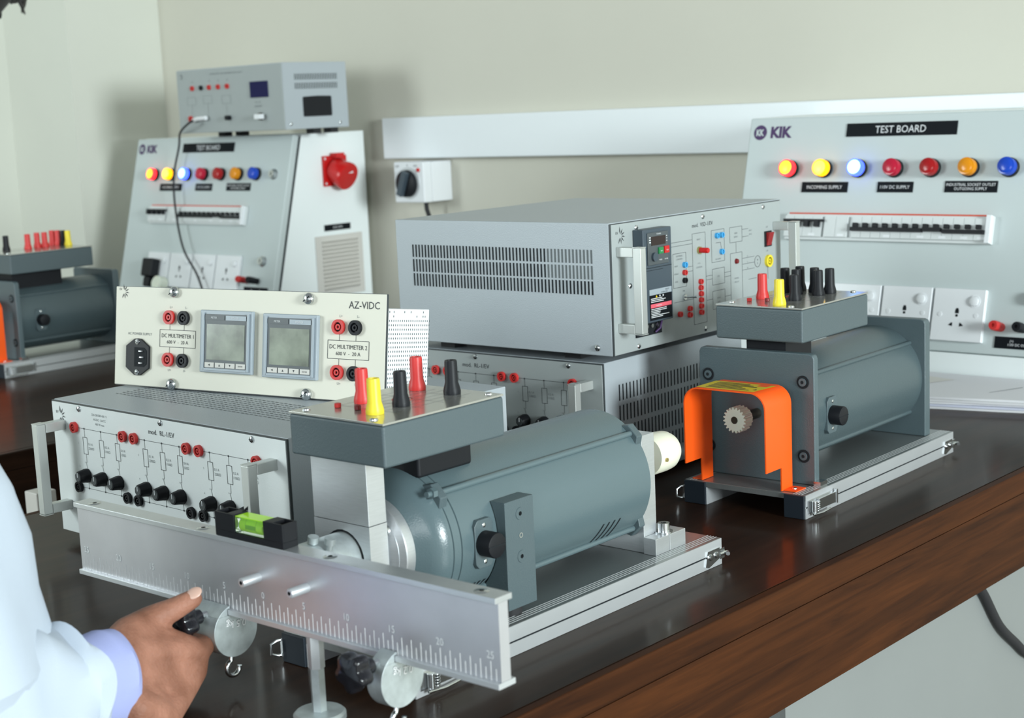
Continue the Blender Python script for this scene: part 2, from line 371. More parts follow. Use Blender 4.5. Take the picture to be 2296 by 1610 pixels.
def logo(b, u, v, s, m='ink'):
    """small burst emblem of tapering petals with two letters beside it"""
    for k, a in enumerate((95, 60, 25, -10, -45, -80, -115)):
        a = math.radians(a); c, q = math.cos(a), math.sin(a); L = s * (0.80 if k else 0.95)
        p = [(0.22, 0.0), (0.52, 0.11), (1.0, 0.02), (0.55, -0.06)]
        b.poly([(u + (x * c - y * q) * L, v + (x * q + y * c) * L, 0.0003) for x, y in p], [(0, 1, 2, 3)], m)
    b.text('EV', u - s * 0.55, v + s * 0.32, s * 0.26, m)
def u_handle(parent, u, v0, v1, out, M, size=0.0105, vm='handle_alu'):
    """square-bar handle: two arms and a grip"""
    h = part('handle', vm, parent, lambda b: b.box(u - size / 2, v0, out - size, u + size / 2, v1, out), M, bevel=0.0008)
    for vv in (v0 - 0.0005, v1 - size + 0.0005):
        part('handle_arm', vm, h, lambda b: b.box(u - size / 2, vv, 0, u + size / 2, vv + size, out - size - 0.0002), M, bevel=0.0008)
    for vv in (v0 - 0.0012, v1 + 0.0002):
        part('end_cap', 'handle_alu', h, lambda b: b.box(u - size / 2 - .0002, vv, 0.0 if 0 else out - size - 0.0002, u + size / 2 + .0002, vv + 0.001, out + 0.0002), M)
    return h
def plug_sleeve(parent, x, y, z, m, s=1.0, h=0.0305, name='terminal_sleeve'):
    """flared insulated terminal sleeve standing on a lid"""
    pr = [(0.0078, 0), (0.0080, 0.0025), (0.0074, 0.0055), (0.0060, 0.0105), (0.0057, h - 0.0015), (0.0053, h), (0.0038, h), (0.0034, h - 0.004), (0, h - 0.004)]
    return part(name, m, parent, lambda b: b.lathe([(r * s, q) for r, q in pr], (x, y, z), (0, 0, 1), 28))

# ------------------------------------------------------------------ RL-1 resistor units
RW, RH, RD = 0.4246, 0.1565, 0.320
REDS = [0.0467, 0.1437, 0.1648, 0.2609, 0.2824, 0.3780]
NODES = [0.0650, 0.0980, 0.1297, 0.1828, 0.2146, 0.2460, 0.2988, 0.3308, 0.3626]
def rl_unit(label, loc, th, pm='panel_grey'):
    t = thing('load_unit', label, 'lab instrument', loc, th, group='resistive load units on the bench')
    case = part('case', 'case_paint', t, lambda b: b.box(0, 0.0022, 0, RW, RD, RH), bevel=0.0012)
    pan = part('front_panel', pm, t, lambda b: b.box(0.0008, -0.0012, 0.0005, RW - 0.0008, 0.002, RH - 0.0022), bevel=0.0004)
    def seam(b):
        b.box(0.0, -0.0004, RH - 0.0022, RW, 0.0021, RH - 0.0008); b.box(RW - 0.0008, -0.0004, 0, RW + 0.0004, 0.0021, RH - 0.001)
    part('edge_gasket', 'case_dark', t, seam)
    def vents_top(b):
        for i in range(46):
            for j in range(9):
                x = 0.04 + i * 0.0076 + (j % 2) * 0.0028; y = 0.060 + j * 0.0075
                b.rect(x, y, x + 0.0052, y + 0.0016, RH + 0.00035, 'slot_mid')
    part('top_vents', 'slot_mid', case, vents_top)
    def vents_side(b):
        for row in range(4):
            z0 = 0.024 + row * 0.0268
            for i in range(34):
                y = 0.031 + i * 0.0076; b.rect(y, z0, y + 0.0024, z0 + 0.0205, RW + 0.00035, 'slot_dark')
    part('side_vents', 'slot_dark', case, vents_side, PX)
    def prints(b):
        b.M = PY @ Matrix.Translation((0, 0, 0.0012))
        logo(b, 0.0185, 0.139, 0.0125)
        b.text('mod.  RL-1/EV', 0.2155, 0.1392, 0.0056)
        b.text('220-230/380-400  V', 0.098, 0.1465, 0.0026, 'ink_light'); b.text('AC/DC  CA/CC', 0.098, 0.1412, 0.0026, 'ink_light'); b.text('460 W max.', 0.098, 0.136, 0.0026, 'ink_light')
        zt, zb = 0.1281, 0.0582
        for g in range(3):
            b.line(REDS[2 * g], zt, REDS[2 * g + 1], zt, 0.0005); b.line(REDS[2 * g], zb, REDS[2 * g + 1], zb, 0.0005)
            b.text(str(2 * g + 1), REDS[2 * g] + 0.0045, 0.110, 0.0022, 'ink_light'); b.text(str(2 * g + 2), REDS[2 * g] + 0.003, 0.083, 0.0022, 'ink_light')
            for k in range(3):
                x = NODES[3 * g + k]
                b.lathe([(0.0011, 0.0002), (0.0011, 0.0004), (0, 0.0004)], (x, zt, 0), (0, 0, 1), 10, 'ink'); b.lathe([(0.0011, 0.0002), (0.0011, 0.0004), (0, 0.0004)], (x, zb, 0), (0, 0, 1), 10, 'ink')
                b.line(x, zt, x, 0.1180, 0.0005); b.frame(x - 0.0043, 0.0985, x + 0.0043, 0.1180, 0.0006)
                b.line(x, 0.0985, x, 0.0885, 0.0005); b.line(x - 0.0018, 0.0890, x + 0.0005, 0.0800, 0.0005); b.line(x, zb, x, 0.066, 0.0005)
                b.text('0', x - 0.0036, 0.0885, 0.0018, 'ink_light'); b.text('1', x - 0.0014, 0.0885, 0.0018, 'ink_light')
                b.text(('0,1 A', '0,2 A', '0,4 A')[k], x + 0.0062, 0.1110, 0.0028, 'ink_light', align='l'); b.text(('2200 ohm', '1100 ohm', '550 ohm')[k].replace(' ohm', '\u03a9'), x + 0.0062, 0.1060, 0.0028, 'ink_light', align='l')
    part('printed_diagram', 'ink', pan, prints)
    P2 = PY @ Matrix.Translation((0, 0, 0.0012))
    for x in REDS: socket(pan, x, 0.1281, 'red_plastic', P2, label='red socket')
    for x in REDS: socket(pan, x, 0.0582, 'black_plastic', P2, label='black socket')
    for x in NODES:
        def kn(b, x=x):
            b.lathe([(0.0082, 0), (0.0084, 0.003), (0.0080, 0.004), (0.0068, 0.0120), (0.0060, 0.0130), (0, 0.0130)], (x - 0.001, 0.0735, 0), (0, 0, 1), 32, 'black_plastic', flute=8, fd=0.05)
            b.lathe([(0.0050, 0.0130), (0.0046, 0.0135), (0, 0.0135)], (x - 0.001, 0.0735, 0), (0, 0, 1), 18, 'case_dark')
            b.box(x - 0.0016, 0.0735, 0.0134, x - 0.0006, 0.0788, 0.0138, 'ink_white')
        part('selector_knob', 'black_plastic', pan, kn, P2)
    for x, z in ((0.0576, 0.1504), (0.2152, 0.1507), (0.3714, 0.1502), (0.0576, 0.0060), (0.2152, 0.0060), (0.3714, 0.0060)): screw(pan, x, z, 0.0036, P2)
    u_handle(pan, 0.0205, 0.0290, 0.1340, 0.0370, P2, 0.0112); u_handle(pan, RW - 0.0205, 0.0290, 0.1340, 0.0370, P2, 0.0112)
    for x in (0.03, RW - 0.05):
        for y in (0.03, RD - 0.05): part('foot', 'rubber', case, lambda b: b.cyl((x + 0.01, y + 0.01, -loc[2]), (0, 0, 1), 0.010, loc[2], seg=16))
    return t
RL1 = rl_unit('light grey load unit at front left carrying the cream meter unit', (-1.5891, 0.9734, 0.0128), -0.0148)
RL2 = rl_unit('light grey load unit underneath the big inverter case, behind the near motor', (-1.5998, 1.4765, 0.0072), 0.0194, 'panel_grey_shaded')

# ------------------------------------------------------------------ DC multimeter unit
AW, AH, AT = 0.4018, 0.1178, 0.1441
t = thing('multimeter_unit', 'cream panelled DC multimeter unit leaning back on the front left load unit', 'lab instrument', (-1.5967, 1.0650, 0.1716), 0.1763, AT)
pan = part('front_panel', 'panel_cream', t, lambda b: b.box(0, 0, 0, AW, 0.0022, AH), bevel=0.0004)
part('panel_edge', 'case_dark', pan, lambda b: (b.box(AW + 0.0001, 0.0004, 0.0006, AW + 0.0009, 0.0030, AH), b.box(0.001, 0.0006, AH + 0.0001, AW, 0.0030, AH + 0.0006), b.box(0.001, 0.0006, -0.0007, AW, 0.0030, -0.0001)))
def cage(b):
    b.box(0.020, 0.0032, 0.0130, AW - 0.0006, 0.083, 0.1025)
    b.M = Matrix.Translation((AW - 0.0006, 0, 0)) @ PX
    for j in range(18):
        for i in range(20):
            if j > 15 and random.random() < 0.6: continue
            y = 0.006 + i * 0.0040 + (j % 2) * 0.0005; z = 0.0165 + j * 0.0048
            b.rect(y, z, y + 0.00115, z + 0.0021, 0.0003, 'slot_mid')
part('perforated_cover', 'socket_white', t, cage, bevel=0.0008)
part('base_pad', 'rubber', t, lambda b: b.box(0.03, 0.004, 0.0036, AW - 0.02, 0.02, 0.0128))
part('emblem', 'ink', pan, lambda b: logo(b, 0.0135, 0.1115, 0.0105), PY)
part('model_name', 'ink', pan, lambda b: b.text('AZ-VIDC', 0.3725, 0.1055, 0.0080, 'ink', sx=0.93), PY)
part('supply_caption', 'ink_light', pan, lambda b: b.text('AC POWER SUPPLY', 0.0405, 0.0620, 0.0030, 'ink_light', sx=1.05), PY)
for (x0, n) in ((0.0729, '1'), (0.3240, '2')):
    def aprint(b):
        o = x0 - 0.0729; zo = -0.0025 if n == '2' else 0
        b.frame(x0, 0.0482 + zo, x0 + 0.0563, 0.0684 + zo, 0.0006)
        b.text('DC MULTIMETER ' + n, x0 + 0.0282, 0.0616 + zo, 0.0047, sx=0.93); b.text('600 V  -  20 A', x0 + 0.0282, 0.0542 + zo, 0.0041)
        for x in (0.0887, 0.1113): b.line(x + o, 0.0684 + zo, x + o, 0.078 + zo, 0.0005); b.line(x + o, 0.0482 + zo, x + o, 0.038 + zo, 0.0005)
        for x, s_ in ((0.0903, '+'), (0.1140, '-')):
            b.text('L' + s_, x + o, 0.0953 + zo, 0.0028, 'ink_light'); b.text('U' + s_, x + o - 0.001, 0.0210 + zo, 0.0028, 'ink_light')
    part('printed_caption', 'ink', pan, aprint, PY)
for o, zo in ((0, 0), (0.2508, -0.0025)):
    for x, z, m_ in ((0.0885, 0.0832, 'red_plastic'), (0.1114, 0.0831, 'black_plastic'), (0.0880, 0.0332, 'red_plastic'), (0.1107, 0.0329, 'black_plastic')):
        socket(pan, x + o, z + zo, m_, PY, 0.0083, label=('red socket' if 'red' in m_ else 'black socket'))
for x, z in ((0.0956, 0.1130), (0.2969, 0.1104), (0.0942, 0.0048), (0.2967, 0.0044)): slot_screw(pan, x, z, 0.0066)
def iec(b):
    c = (0.0393, 0.0343)
    b.prism([(c[0] + x, c[1] + z) for x, z in ((0, 0.0222), (0.005, 0.0218), (0.0188, 0.013), (0.0188, -0.013), (0.005, -0.0218), (0, -0.0222), (-0.005, -0.0218), (-0.0188, -0.013), (-0.0188, 0.013), (-0.005, 0.0218))], 0, 0.003)
iec_o = part('power_inlet', 'black_plastic', pan, iec, PY, bevel=0.0006)
part('inlet_recess', 'slot_dark', iec_o, lambda b: b.prism([(0.0465 + x, 0.0343 + z) for x, z in ((-0.0115, 0.0115), (0.004, 0.0115), (0.0085, 0.008), (0.0085, -0.008), (0.004, -0.0115), (-0.0115, -0.0115))], 0.0031, 0.0034), PY)
for x, z in ((0.0465, 0.0415), (0.0480, 0.0343), (0.0465, 0.0273)): part('contact_pin', 'anodised', iec_o, lambda b: b.box(x - 0.0018, z - 0.0006, 0.0035, x + 0.0018, z + 0.0006, 0.0065), PY)
for z in (0.0525, 0.0160): screw(iec_o, 0.0393, z, 0.0034, PY, 0.0015, w=0.003)
for k, (x0, x1, z0, z1) in enumerate(((0.1408, 0.2193, 0.0216, 0.0938), (0.2346, 0.3127, 0.0203, 0.0926))):
    def bez(b):
        b.box(x0, z0, 0, x1, z1, 0.0055)
    mt = part('panel_meter', 'meter_grey', pan, bez, PY, bevel=0.0012, label='grey square meter with filmed display')
    w_, h_ = x1 - x0, z1 - z0
    part('meter_face', 'meter_dark', mt, lambda b: b.box(x0 + 0.0085, z0 + 0.0055, 0.0056, x1 - 0.0070, z1 - 0.0045, 0.0062), PY)
    part('display', 'meter_lcd', mt, lambda b: b.box(x0 + 0.0115, z0 + 0.0150, 0.0063, x1 - 0.0100, z1 - 0.0160, 0.0066), PY)
    part('bright_frame', 'meter_grey', mt, lambda b: (b.box(x0 + 0.0045, z0 + 0.0030, 0.0056, x0 + 0.0075, z1 - 0.003, 0.0075), b.box(x1 - 0.0062, z0 + 0.003, 0.0056, x1 - 0.0038, z1 - 0.003, 0.0075), b.box(x0 + 0.0080, z0 + 0.0028, 0.0056, x1 - 0.0065, z0 + 0.0050, 0.0075)), PY)
    def tabs(b):
        m_ = (x0 + x1) / 2
        b.box(x0 + 0.0090, z1 - 0.0112, 0.0063, m_ - 0.0012, z1 - 0.0058, 0.0068, 'meter_dark'); b.box(m_ + 0.0010, z1 - 0.0112, 0.0063, x1 - 0.0080, z1 - 0.0058, 0.0068, 'meter_grey')
        b.text('METER', x0 + 0.0225, z1 - 0.0085, 0.0022, 'ink_white', w=0.0071); b.text('POWER', m_ + 0.015, z1 - 0.0085, 0.0022, 'ink_white', w=0.0071)
    part('meter_tabs', 'meter_dark', mt, tabs, PY)
    bw = (w_ - 0.0155) / 4
    for i, g in enumerate(('<', '^', 'v', 'ENTER')):
        def kb(b, i=i, g=g):
            u = x0 + 0.0095 + i * bw
            b.box(u, z0 + 0.0062, 0.0063, u + bw - 0.002, z0 + 0.0118, 0.0070, 'vent_grey')
            cx, cz = u + bw / 2 - 0.001, z0 + 0.0090
            T = {'<': [(-1, 0), (1, 1), (1, -1)], '^': [(-1, -1), (1, -1), (0, 1)], 'v': [(-1, 1), (0, -1), (1, 1)]}.get(g)
            if T: b.poly([(cx + p * 0.0013, cz + q * 0.0013, 0.0072) for p, q in T], [(0, 1, 2)], 'ink')
            else: b.text('ENTER', cx, cz, 0.0016, 'ink', w=0.0072)
        part('key', 'vent_grey', mt, kb, PY)

# ------------------------------------------------------------------ inverter case (variable speed drive)
VW, VH, VD = 0.3980, 0.1624, 0.3588
VS = thing('inverter_unit', 'large grey steel inverter case with slotted side, standing on the rear load unit', 'lab instrument', (-1.1480, 1.4734, 0.1757), 0.0242)
case = part('case', 'case_paint', VS, lambda b: b.box(-VD, 0, 0, -0.0022, VW, VH), bevel=0.0012)
pan = part('front_panel', 'panel_grey_shaded', VS, lambda b: b.box(0.0012, 0.0012, -0.002, VW - 0.0012, VH - 0.0022, 0.0008), PX, bevel=0.0004)
part('edge_gasket', 'case_dark', VS, lambda b: (b.box(0.0004, VH - 0.0020, -0.0021, VW, VH - 0.0012, 0.0002), b.box(0.0002, 0, -0.0021, 0.0010, VH - 0.0012, 0.0002)), PX)
def vv(b):
    for row, z0 in enumerate((0.1130, 0.0935, 0.0745)):
        for i in range(54):
            x = -0.3290 + i * 0.00563; b.rect(x, z0, x + 0.0025, z0 + 0.0168, 0.0003, 'slot_dark' if (i < 41 or row == 2) else 'slot_mid')
part('side_vents', 'slot_dark', case, vv, PY)
screw(case, -0.0245, 0.0095, 0.0042, PY, 0.003)
P2 = PX @ Matrix.Translation((0, 0, 0.0008))
def vprint(b):
    b.M = P2; t_ = 0.0005
    for f in ((0.1750, 0.0159, 0.2055, 0.1338), (0.2202, 0.0920, 0.2512, 0.1341), (0.2650, 0.1136, 0.2957, 0.1339), (0.2655, 0.0300, 0.2947, 0.0992), (0.2206, 0.0622, 0.2502, 0.0832), (0.2204, 0.0300, 0.2503, 0.0540), (0.1300, 0.0684, 0.1596, 0.1120)): b.frame(*f, t_)
    for u0, v0, u1, v1 in ((0.106, 0.1265, 0.175, 0.1265), (0.106, 0.1215, 0.175, 0.1215), (0.1596, 0.0925, 0.175, 0.0925), (0.1596, 0.0865, 0.175, 0.0865), (0.2055, 0.0758, 0.2206, 0.0758), (0.2055, 0.0708, 0.2206, 0.0708), (0.2502, 0.0758, 0.2655, 0.0758), (0.2502, 0.0700, 0.2655, 0.0700), (0.2055, 0.0440, 0.2204, 0.0440), (0.2503, 0.0440, 0.2655, 0.0440), (0.2800, 0.1136, 0.2800, 0.0992), (0.2957, 0.1290, 0.312, 0.1290), (0.2957, 0.1190, 0.312, 0.1190), (0.2947, 0.0900, 0.326, 0.0900), (0.2947, 0.0820, 0.326, 0.0820), (0.2947, 0.0740, 0.326, 0.0740), (0.3610, 0.074, 0.3610, 0.055), (0.31, 0.060, 0.331, 0.060), (0.230, 0.117, 0.242, 0.117), (0.242, 0.117, 0.244, 0.107), (0.1300, 0.0500, 0.175, 0.0500)): b.line(u0, v0, u1, v1, t_)
    b.ring(0.3345, 0.0820, 0.0074, 0.0080, 0.0001, 0.0003, 'ink', 24); b.text('M', 0.3345, 0.084, 0.0024); b.text('3~', 0.3345, 0.0795, 0.0024)
    for s_, u, v in (('INPUT', 0.190, 0.1255), ('I / O', 0.190, 0.0945), ('CONTROL', 0.190, 0.0895), ('MAIN', 0.2803, 0.1255), ('SUPPLY', 0.2803, 0.1205), ('CPU', 0.2354, 0.0727), ('SERIAL', 0.2354, 0.0440), ('LINE', 0.2354, 0.0390), ('POWER', 0.2803, 0.0650), ('CIRCUIT', 0.2803, 0.0600), ('EXTERNAL', 0.1448, 0.1085), ('CONTROL', 0.1448, 0.1045), ('PLC 0/10V', 0.2357, 0.0955), ('230 V', 0.317, 0.126), ('50 Hz', 0.317, 0.121), ('ON', 0.3605, 0.1270), ('OFF', 0.3605, 0.0940), ('U', 0.3085, 0.092), ('V', 0.3085, 0.084), ('W', 0.3085, 0.076), ('0/10V', 0.137, 0.0960), ('4/20mA', 0.137, 0.0862), ('GND', 0.137, 0.0762), ('DIR', 0.153, 0.0630)):
        b.text(s_, u, v, 0.0021, 'ink_light')
part('printed_diagram', 'ink', pan, vprint)
part('emblem', 'ink', pan, lambda b: logo(b, 0.0190, 0.1455, 0.0125), P2); part('model_name', 'ink', pan, lambda b: b.text('mod.  VSD-1/EV', 0.1998, 0.1443, 0.0052), P2)
drv = part('drive_module', 'drive_case', VS, lambda b: b.box(0.0440, 0.0350, 0.0010, 0.1050, 0.1505, 0.0165), PX, bevel=0.0012, label='dark grey drive with keypad and warning stickers')
part('drive_terminal_bay', 'slot_dark', drv, lambda b: b.box(0.0440, 0.0170, 0.0010, 0.0985, 0.0348, 0.0030), PX)
for k in range(3): part('terminal_screw', 'steel', drv, lambda b: b.cyl((0.062 + k * 0.011, 0.0290, 0.0030), (0, 0, 1), 0.0026, 0.004), PX)
part('purple_wire', 'ink_purple', drv, lambda b: b.tube([(0.0800, 0.0200, 0.006), (0.0850, 0.0250, 0.010), (0.0900, 0.0335, 0.009)], 0.0014), PX)
part('keypad', 'meter_dark', drv, lambda b: b.box(0.0520, 0.1060, 0.0166, 0.0960, 0.1460, 0.0180), PX, bevel=0.001)
part('display', 'drive_display', drv, lambda b: b.box(0.0590, 0.1300, 0.0181, 0.0895, 0.1410, 0.0184), PX)
def dtxt(b):
    b.text('TOSHIBA', 0.075, 0.1437, 0.0017, 'ink_white', w=0.0184)
    for z in (0.1395, 0.1365, 0.1335): b.rect(0.0545, z, 0.0578, z + 0.0014, 0.0184, 'ink_white'); b.rect(0.0912, z, 0.0930, z + 0.0010, 0.0184, 'ink_white')
    b.text('RUN', 0.078, 0.1225, 0.0014, 'ink_white', w=0.0204); b.text('STOP', 0.0905, 0.1225, 0.0014, 'ink_white', w=0.0204)
    b.text('MODE', 0.078, 0.1115, 0.0016, 'ink_white', w=0.0184); b.text('ENTER', 0.0905, 0.1115, 0.0016, 'ink_white', w=0.0184)
part('keypad_lettering', 'ink_white', drv, dtxt, PX)
part('run_key', 'green_button', drv, lambda b: b.box(0.0730, 0.1190, 0.0181, 0.0828, 0.1270, 0.0200), PX)
part('stop_key', 'red_glossy', drv, lambda b: b.box(0.0850, 0.1190, 0.0181, 0.0950, 0.1275, 0.0200), PX)
part('dial', 'drive_case', drv, lambda b: b.cyl((0.064, 0.116, 0.0181), (0, 0, 1), 0.0055, 0.003), PX)
part('cover_seam', 'slot_dark', drv, lambda b: (b.rect(0.046, 0.1025, 0.104, 0.1032, 0.0168, 'slot_dark'), b.rect(0.046, 0.0995, 0.085, 0.1000, 0.0168, 'slot_dark')), PX)
def dlab(b):
    b.rect(0.0540, 0.0690, 0.1020, 0.0760, 0.0168, 'meter_grey'); b.text('VF-S11', 0.092, 0.0735, 0.0020, 'ink', w=0.0171); b.text('3PH-200V-1.5kW', 0.086, 0.0708, 0.0014, 'ink', w=0.0171)
    b.rect(0.0540, 0.0375, 0.1020, 0.0688, 0.0168, 'sign_black'); b.rect(0.0560, 0.0530, 0.1010, 0.0578, 0.0170, 'pink_label'); b.text('WARNING', 0.073, 0.0554, 0.0018, 'ink_white', w=0.0173)
    b.poly([(0.0665, 0.0655, 0.0171), (0.0705, 0.0655, 0.0171), (0.0685, 0.0685, 0.0171)], [(0, 1, 2)], 'label_yellow')
    for u in (0.076, 0.083): b.ring(u, 0.0668, 0.0004, 0.0013, 0.0169, 0.0171, 'ink_white', 12)
    random.seed(3)
    for z in (0.0640, 0.0620, 0.0600, 0.0510, 0.0490, 0.0470, 0.0450, 0.0430, 0.0410): b.rect(0.0565, z, 0.075 + random.random() * 0.024, z + 0.0008, 0.0171, 'ink_white')
part('warning_sticker', 'sign_black', drv, dlab, PX)
for u, v in ((0.1907, 0.0706), (0.1905, 0.0627), (0.1907, 0.0547), (0.1907, 0.0467), (0.1905, 0.0386), (0.1906, 0.0305), (0.1639, 0.0386), (0.1636, 0.0305), (0.1410, 0.0341)):
    socket(pan, u, v, 'red_plastic', P2, 0.0036, label='small red socket')
for u, v in ((0.2320, 0.1266), (0.2432, 0.1265), (0.2427, 0.1045), (0.1547, 0.0963)): socket(pan, u, v, 'blue_plastic', P2, 0.0038, label='small blue socket')
socket(pan, 0.1540, 0.0864, 'red_plastic', P2, 0.0036, label='small red socket'); socket(pan, 0.1538, 0.0763, 'black_plastic', P2, 0.0036, label='small black socket')
part('push_button', 'red_glossy', pan, lambda b: (b.cyl((0.1900, 0.1115, 0), (0, 0, 1), 0.0048, 0.003, 'brass'), b.lathe([(0.0036, 0.003), (0.0036, 0.014), (0.003, 0.015), (0, 0.015)], (0.1900, 0.1115, 0), (0, 0, 1), 20)), P2, label='red push button on brass collar')
part('indicator', 'red_dark', pan, lambda b: b.lathe([(0.0038, 0), (0.0030, 0.003), (0, 0.004)], (0.2799, 0.0878, 0), (0, 0, 1), 18), P2)
socket(pan, 0.3613, 0.0799, 'yellow_plastic', P2, 0.0085, label='yellow earth socket')
rk = part('rocker_switch', 'black_plastic', pan, lambda b: b.box(0.3530, 0.0998, 0, 0.3705, 0.1212, 0.002), P2, bevel=0.0005)
part('rocker', 'rocker_red', rk, lambda b: b.poly([(0.356, 0.1015, 0.002), (0.368, 0.1015, 0.002), (0.368, 0.1195, 0.002), (0.356, 0.1195, 0.002), (0.356, 0.1015, 0.0025), (0.368, 0.1015, 0.0025), (0.368, 0.1195, 0.0075), (0.356, 0.1195, 0.0075)], [(0, 3, 2, 1), (4, 5, 6, 7), (0, 1, 5, 4), (1, 2, 6, 5), (2, 3, 7, 6), (3, 0, 4, 7)]), P2)
part('toggle_switch', 'steel', pan, lambda b: (b.cyl((0.1528, 0.0549, 0), (0, 0, 1), 0.0040, 0.003, seg=6), b.tube([(0.1528, 0.0549, 0.003), (0.1545, 0.0552, 0.010), (0.157, 0.0556, 0.017)], [0.0011, 0.0012, 0.0018])), P2)
for u, v in ((0.0521, 0.1528), (0.2005, 0.1542), (0.3507, 0.1550), (0.0358, 0.0829), (0.0502, 0.0061), (0.2009, 0.0073)): screw(pan, u, v, 0.0034, P2)
u_handle(pan, 0.0150, 0.0285, 0.1320, 0.0360, P2, 0.0115); u_handle(pan, VW - 0.0160, 0.0285, 0.1320, 0.0360, P2, 0.0115)
part('power_plug', 'black_plastic', VS, lambda b: (b.box(-VD - 0.022, 0.040, 0.045, -VD - 0.0002, 0.068, 0.064), b.tube([(-VD - 0.021, 0.054, 0.055), (-VD - 0.035, 0.056, 0.050), (-VD - 0.048, 0.070, 0.030), (-VD - 0.050, 0.095, 0.004), (-VD - 0.045, 0.14, -0.0072), (-VD - 0.040, 0.24, -0.0072)], 0.004, fine=4)), bevel=0.001)
for x in (-VD + 0.045, -0.10):
    for y in (0.03, VW - 0.06): part('foot', 'rubber', case, lambda b: b.box(x, y, -0.0119, x + 0.025, y + 0.025, 0))

# ------------------------------------------------------------------ electrical machines
CX = -0.088       # shaft axis, from the right edge of the base
def base_plate(t, y0, y1):
    base = part('base_plate', 'aluminium_plate', t, lambda b: b.box(-0.1634, y0 + 0.0012, 0.0215, 0, y1, 0.0282), bevel=0.0004)
    for (x0, x1) in ((-0.1634, -0.1335), (-0.0265, 0)):
        part('side_rail', 'anodised', base, lambda b: b.box(x0, y0 + 0.0012, 0, x1, y1, 0.0213), bevel=0.0004)
        part('rail_cap', 'black_cap', base, lambda b: b.box(x0 - 0.0003, y0 - 0.0018, 0.0002, x1 - 0.0004, y0 + 0.0011, 0.0278), bevel=0.0008)
    part('rail_slot', 'slot_dark', base, lambda b: b.box(y0 + 0.002, 0.0128, -0.0002, y1 - 0.03, 0.0141, 0.0004), PX)
    part('rail_upper_face', 'anodised', base, lambda b: (b.box(y0 + 0.0013, 0.0143, -0.0002, y1, 0.0280, 0.0005), b.box(y0 + 0.0013, 0.0003, -0.0002, y1, 0.0126, 0.0005)), PX)
    def gr(b):
        for x in (-0.006, -0.0095, -0.0130, -0.0165, -0.1574, -0.1539, -0.1504): b.box(x, y0 + 0.0015, 0.02815, x + 0.0006, y1, 0.0285)
    part('fine_ribs', 'anodised', base, gr)
    return base
def latch(base, y, side=1):
    """toggle latch on the right rail"""
    def f(b):
        b.box(y, 0.0055, 0.0006, y + 0.058, 0.0215, 0.0016)
        b.box(y + 0.020, 0.0075, 0.0016, y + 0.062, 0.0200, 0.0052)
        b.cyl((y + 0.010, 0.0060, 0.0045), (0, 1, 0), 0.0034, 0.0135, seg=14)
        for k in range(5): b.cyl((y + 0.0155, 0.0075 + k * 0.0024, 0.0045), (0, 1, 0), 0.0042, 0.0012, seg=12)
        b.tube([(y + 0.008, 0.0060, 0.0045), (y + 0.004, 0.0050, 0.0065), (y + 0.024, 0.0035, 0.0075), (y + 0.045, 0.0040, 0.0065)], 0.0011)
        b.box(y + 0.0600, 0.0060, 0.0016, y + 0.0635, 0.0230, 0.0060)
    return part('toggle_latch', 'steel', base, f, PX, bevel=0.0004)
def catch(base, y):
    def f(b):
        b.prism([(y, 0.004), (y + 0.004, 0.0195), (y + 0.026, 0.0195), (y + 0.026, 0.008), (y + 0.006, 0.002)], 0.0006, 0.0018)
        for u in (0.009, 0.020): b.lathe([(0.0036, 0.0018), (0.003, 0.0034), (0, 0.0038)], (y + u, 0.0125, 0), (0, 0, 1), 16)
        b.tube([(y + 0.026, 0.0115, 0.0012), (y + 0.034, 0.0115, 0.0012), (y + 0.038, 0.0115, 0.0040), (y + 0.034, 0.0115, 0.0066)], 0.0022)
        b.box(y + 0.0265, 0.0065, 0.0006, y + 0.0350, 0.0175, 0.0018)
    return part('catch_hook', 'steel', base, f, PX)
def left_hook(base, y0):
    return part('latch_hook', 'steel', base, lambda b: (b.tube([(-0.1640, y0 + 0.004, 0.0195), (-0.1675, y0 - 0.004, 0.0195), (-0.1690, y0 - 0.010, 0.017), (-0.1690, y0 - 0.010, 0.008), (-0.1675, y0 - 0.004, 0.0055), (-0.1640, y0 + 0.004, 0.0055)], 0.0012), b.box(-0.1668, y0 - 0.001, 0.0045, -0.1636, y0 + 0.03, 0.0205)))
def terminal_box(t, x0, x1, y0, y1, z0, z1, sleeves, leds, screws):
    bx = part('terminal_box', 'box_paint', t, lambda b: b.box(x0, y0, z0, x1, y1, z1 - 0.0021), bevel=0.0025)
    part('lid', 'lid_metal', bx, lambda b: b.box(x0, y0, z1 - 0.0019, x1, y1, z1), bevel=0.0003, label='polished metal lid')
    for (x, y, m_) in sleeves: plug_sleeve(bx, x, y, z1 + 0.0001, m_).__setitem__('label', {'r': 'red', 'y': 'yellow', 'b': 'black'}[m_[0]] + ' terminal sleeve')
    for (x, y, m_) in leds: part('button', m_, bx, lambda b: b.cyl((x, y, z1 + 0.0001), (0, 0, 1), 0.0030, 0.0040, seg=18), bevel=0.0005)
    for (x, y) in screws: screw(bx, x, y, 0.0038, ID, 0.0020, w=z1, cross=False)
    def ink(b):
        yy = y0 + 0.04
        for k in range(7): b.line(x0 + 0.022 + k * 0.011, yy, x0 + 0.022 + k * 0.011, y1 - 0.012, 0.0004, z1 + 0.0003, 'ink_light')
        for k in range(4): b.line(x0 + 0.02, yy + k * 0.027, x1 - 0.02, yy + k * 0.027, 0.0004, z1 + 0.0003, 'ink_light')
        b.ring((x0 + x1) / 2 - 0.006, (y0 + y1) / 2 + 0.012, 0.0088, 0.0094, z1 + 0.0001, z1 + 0.0003, 'red_plastic', 26)
    part('lid_print', 'ink_light', bx, ink)
    return bx
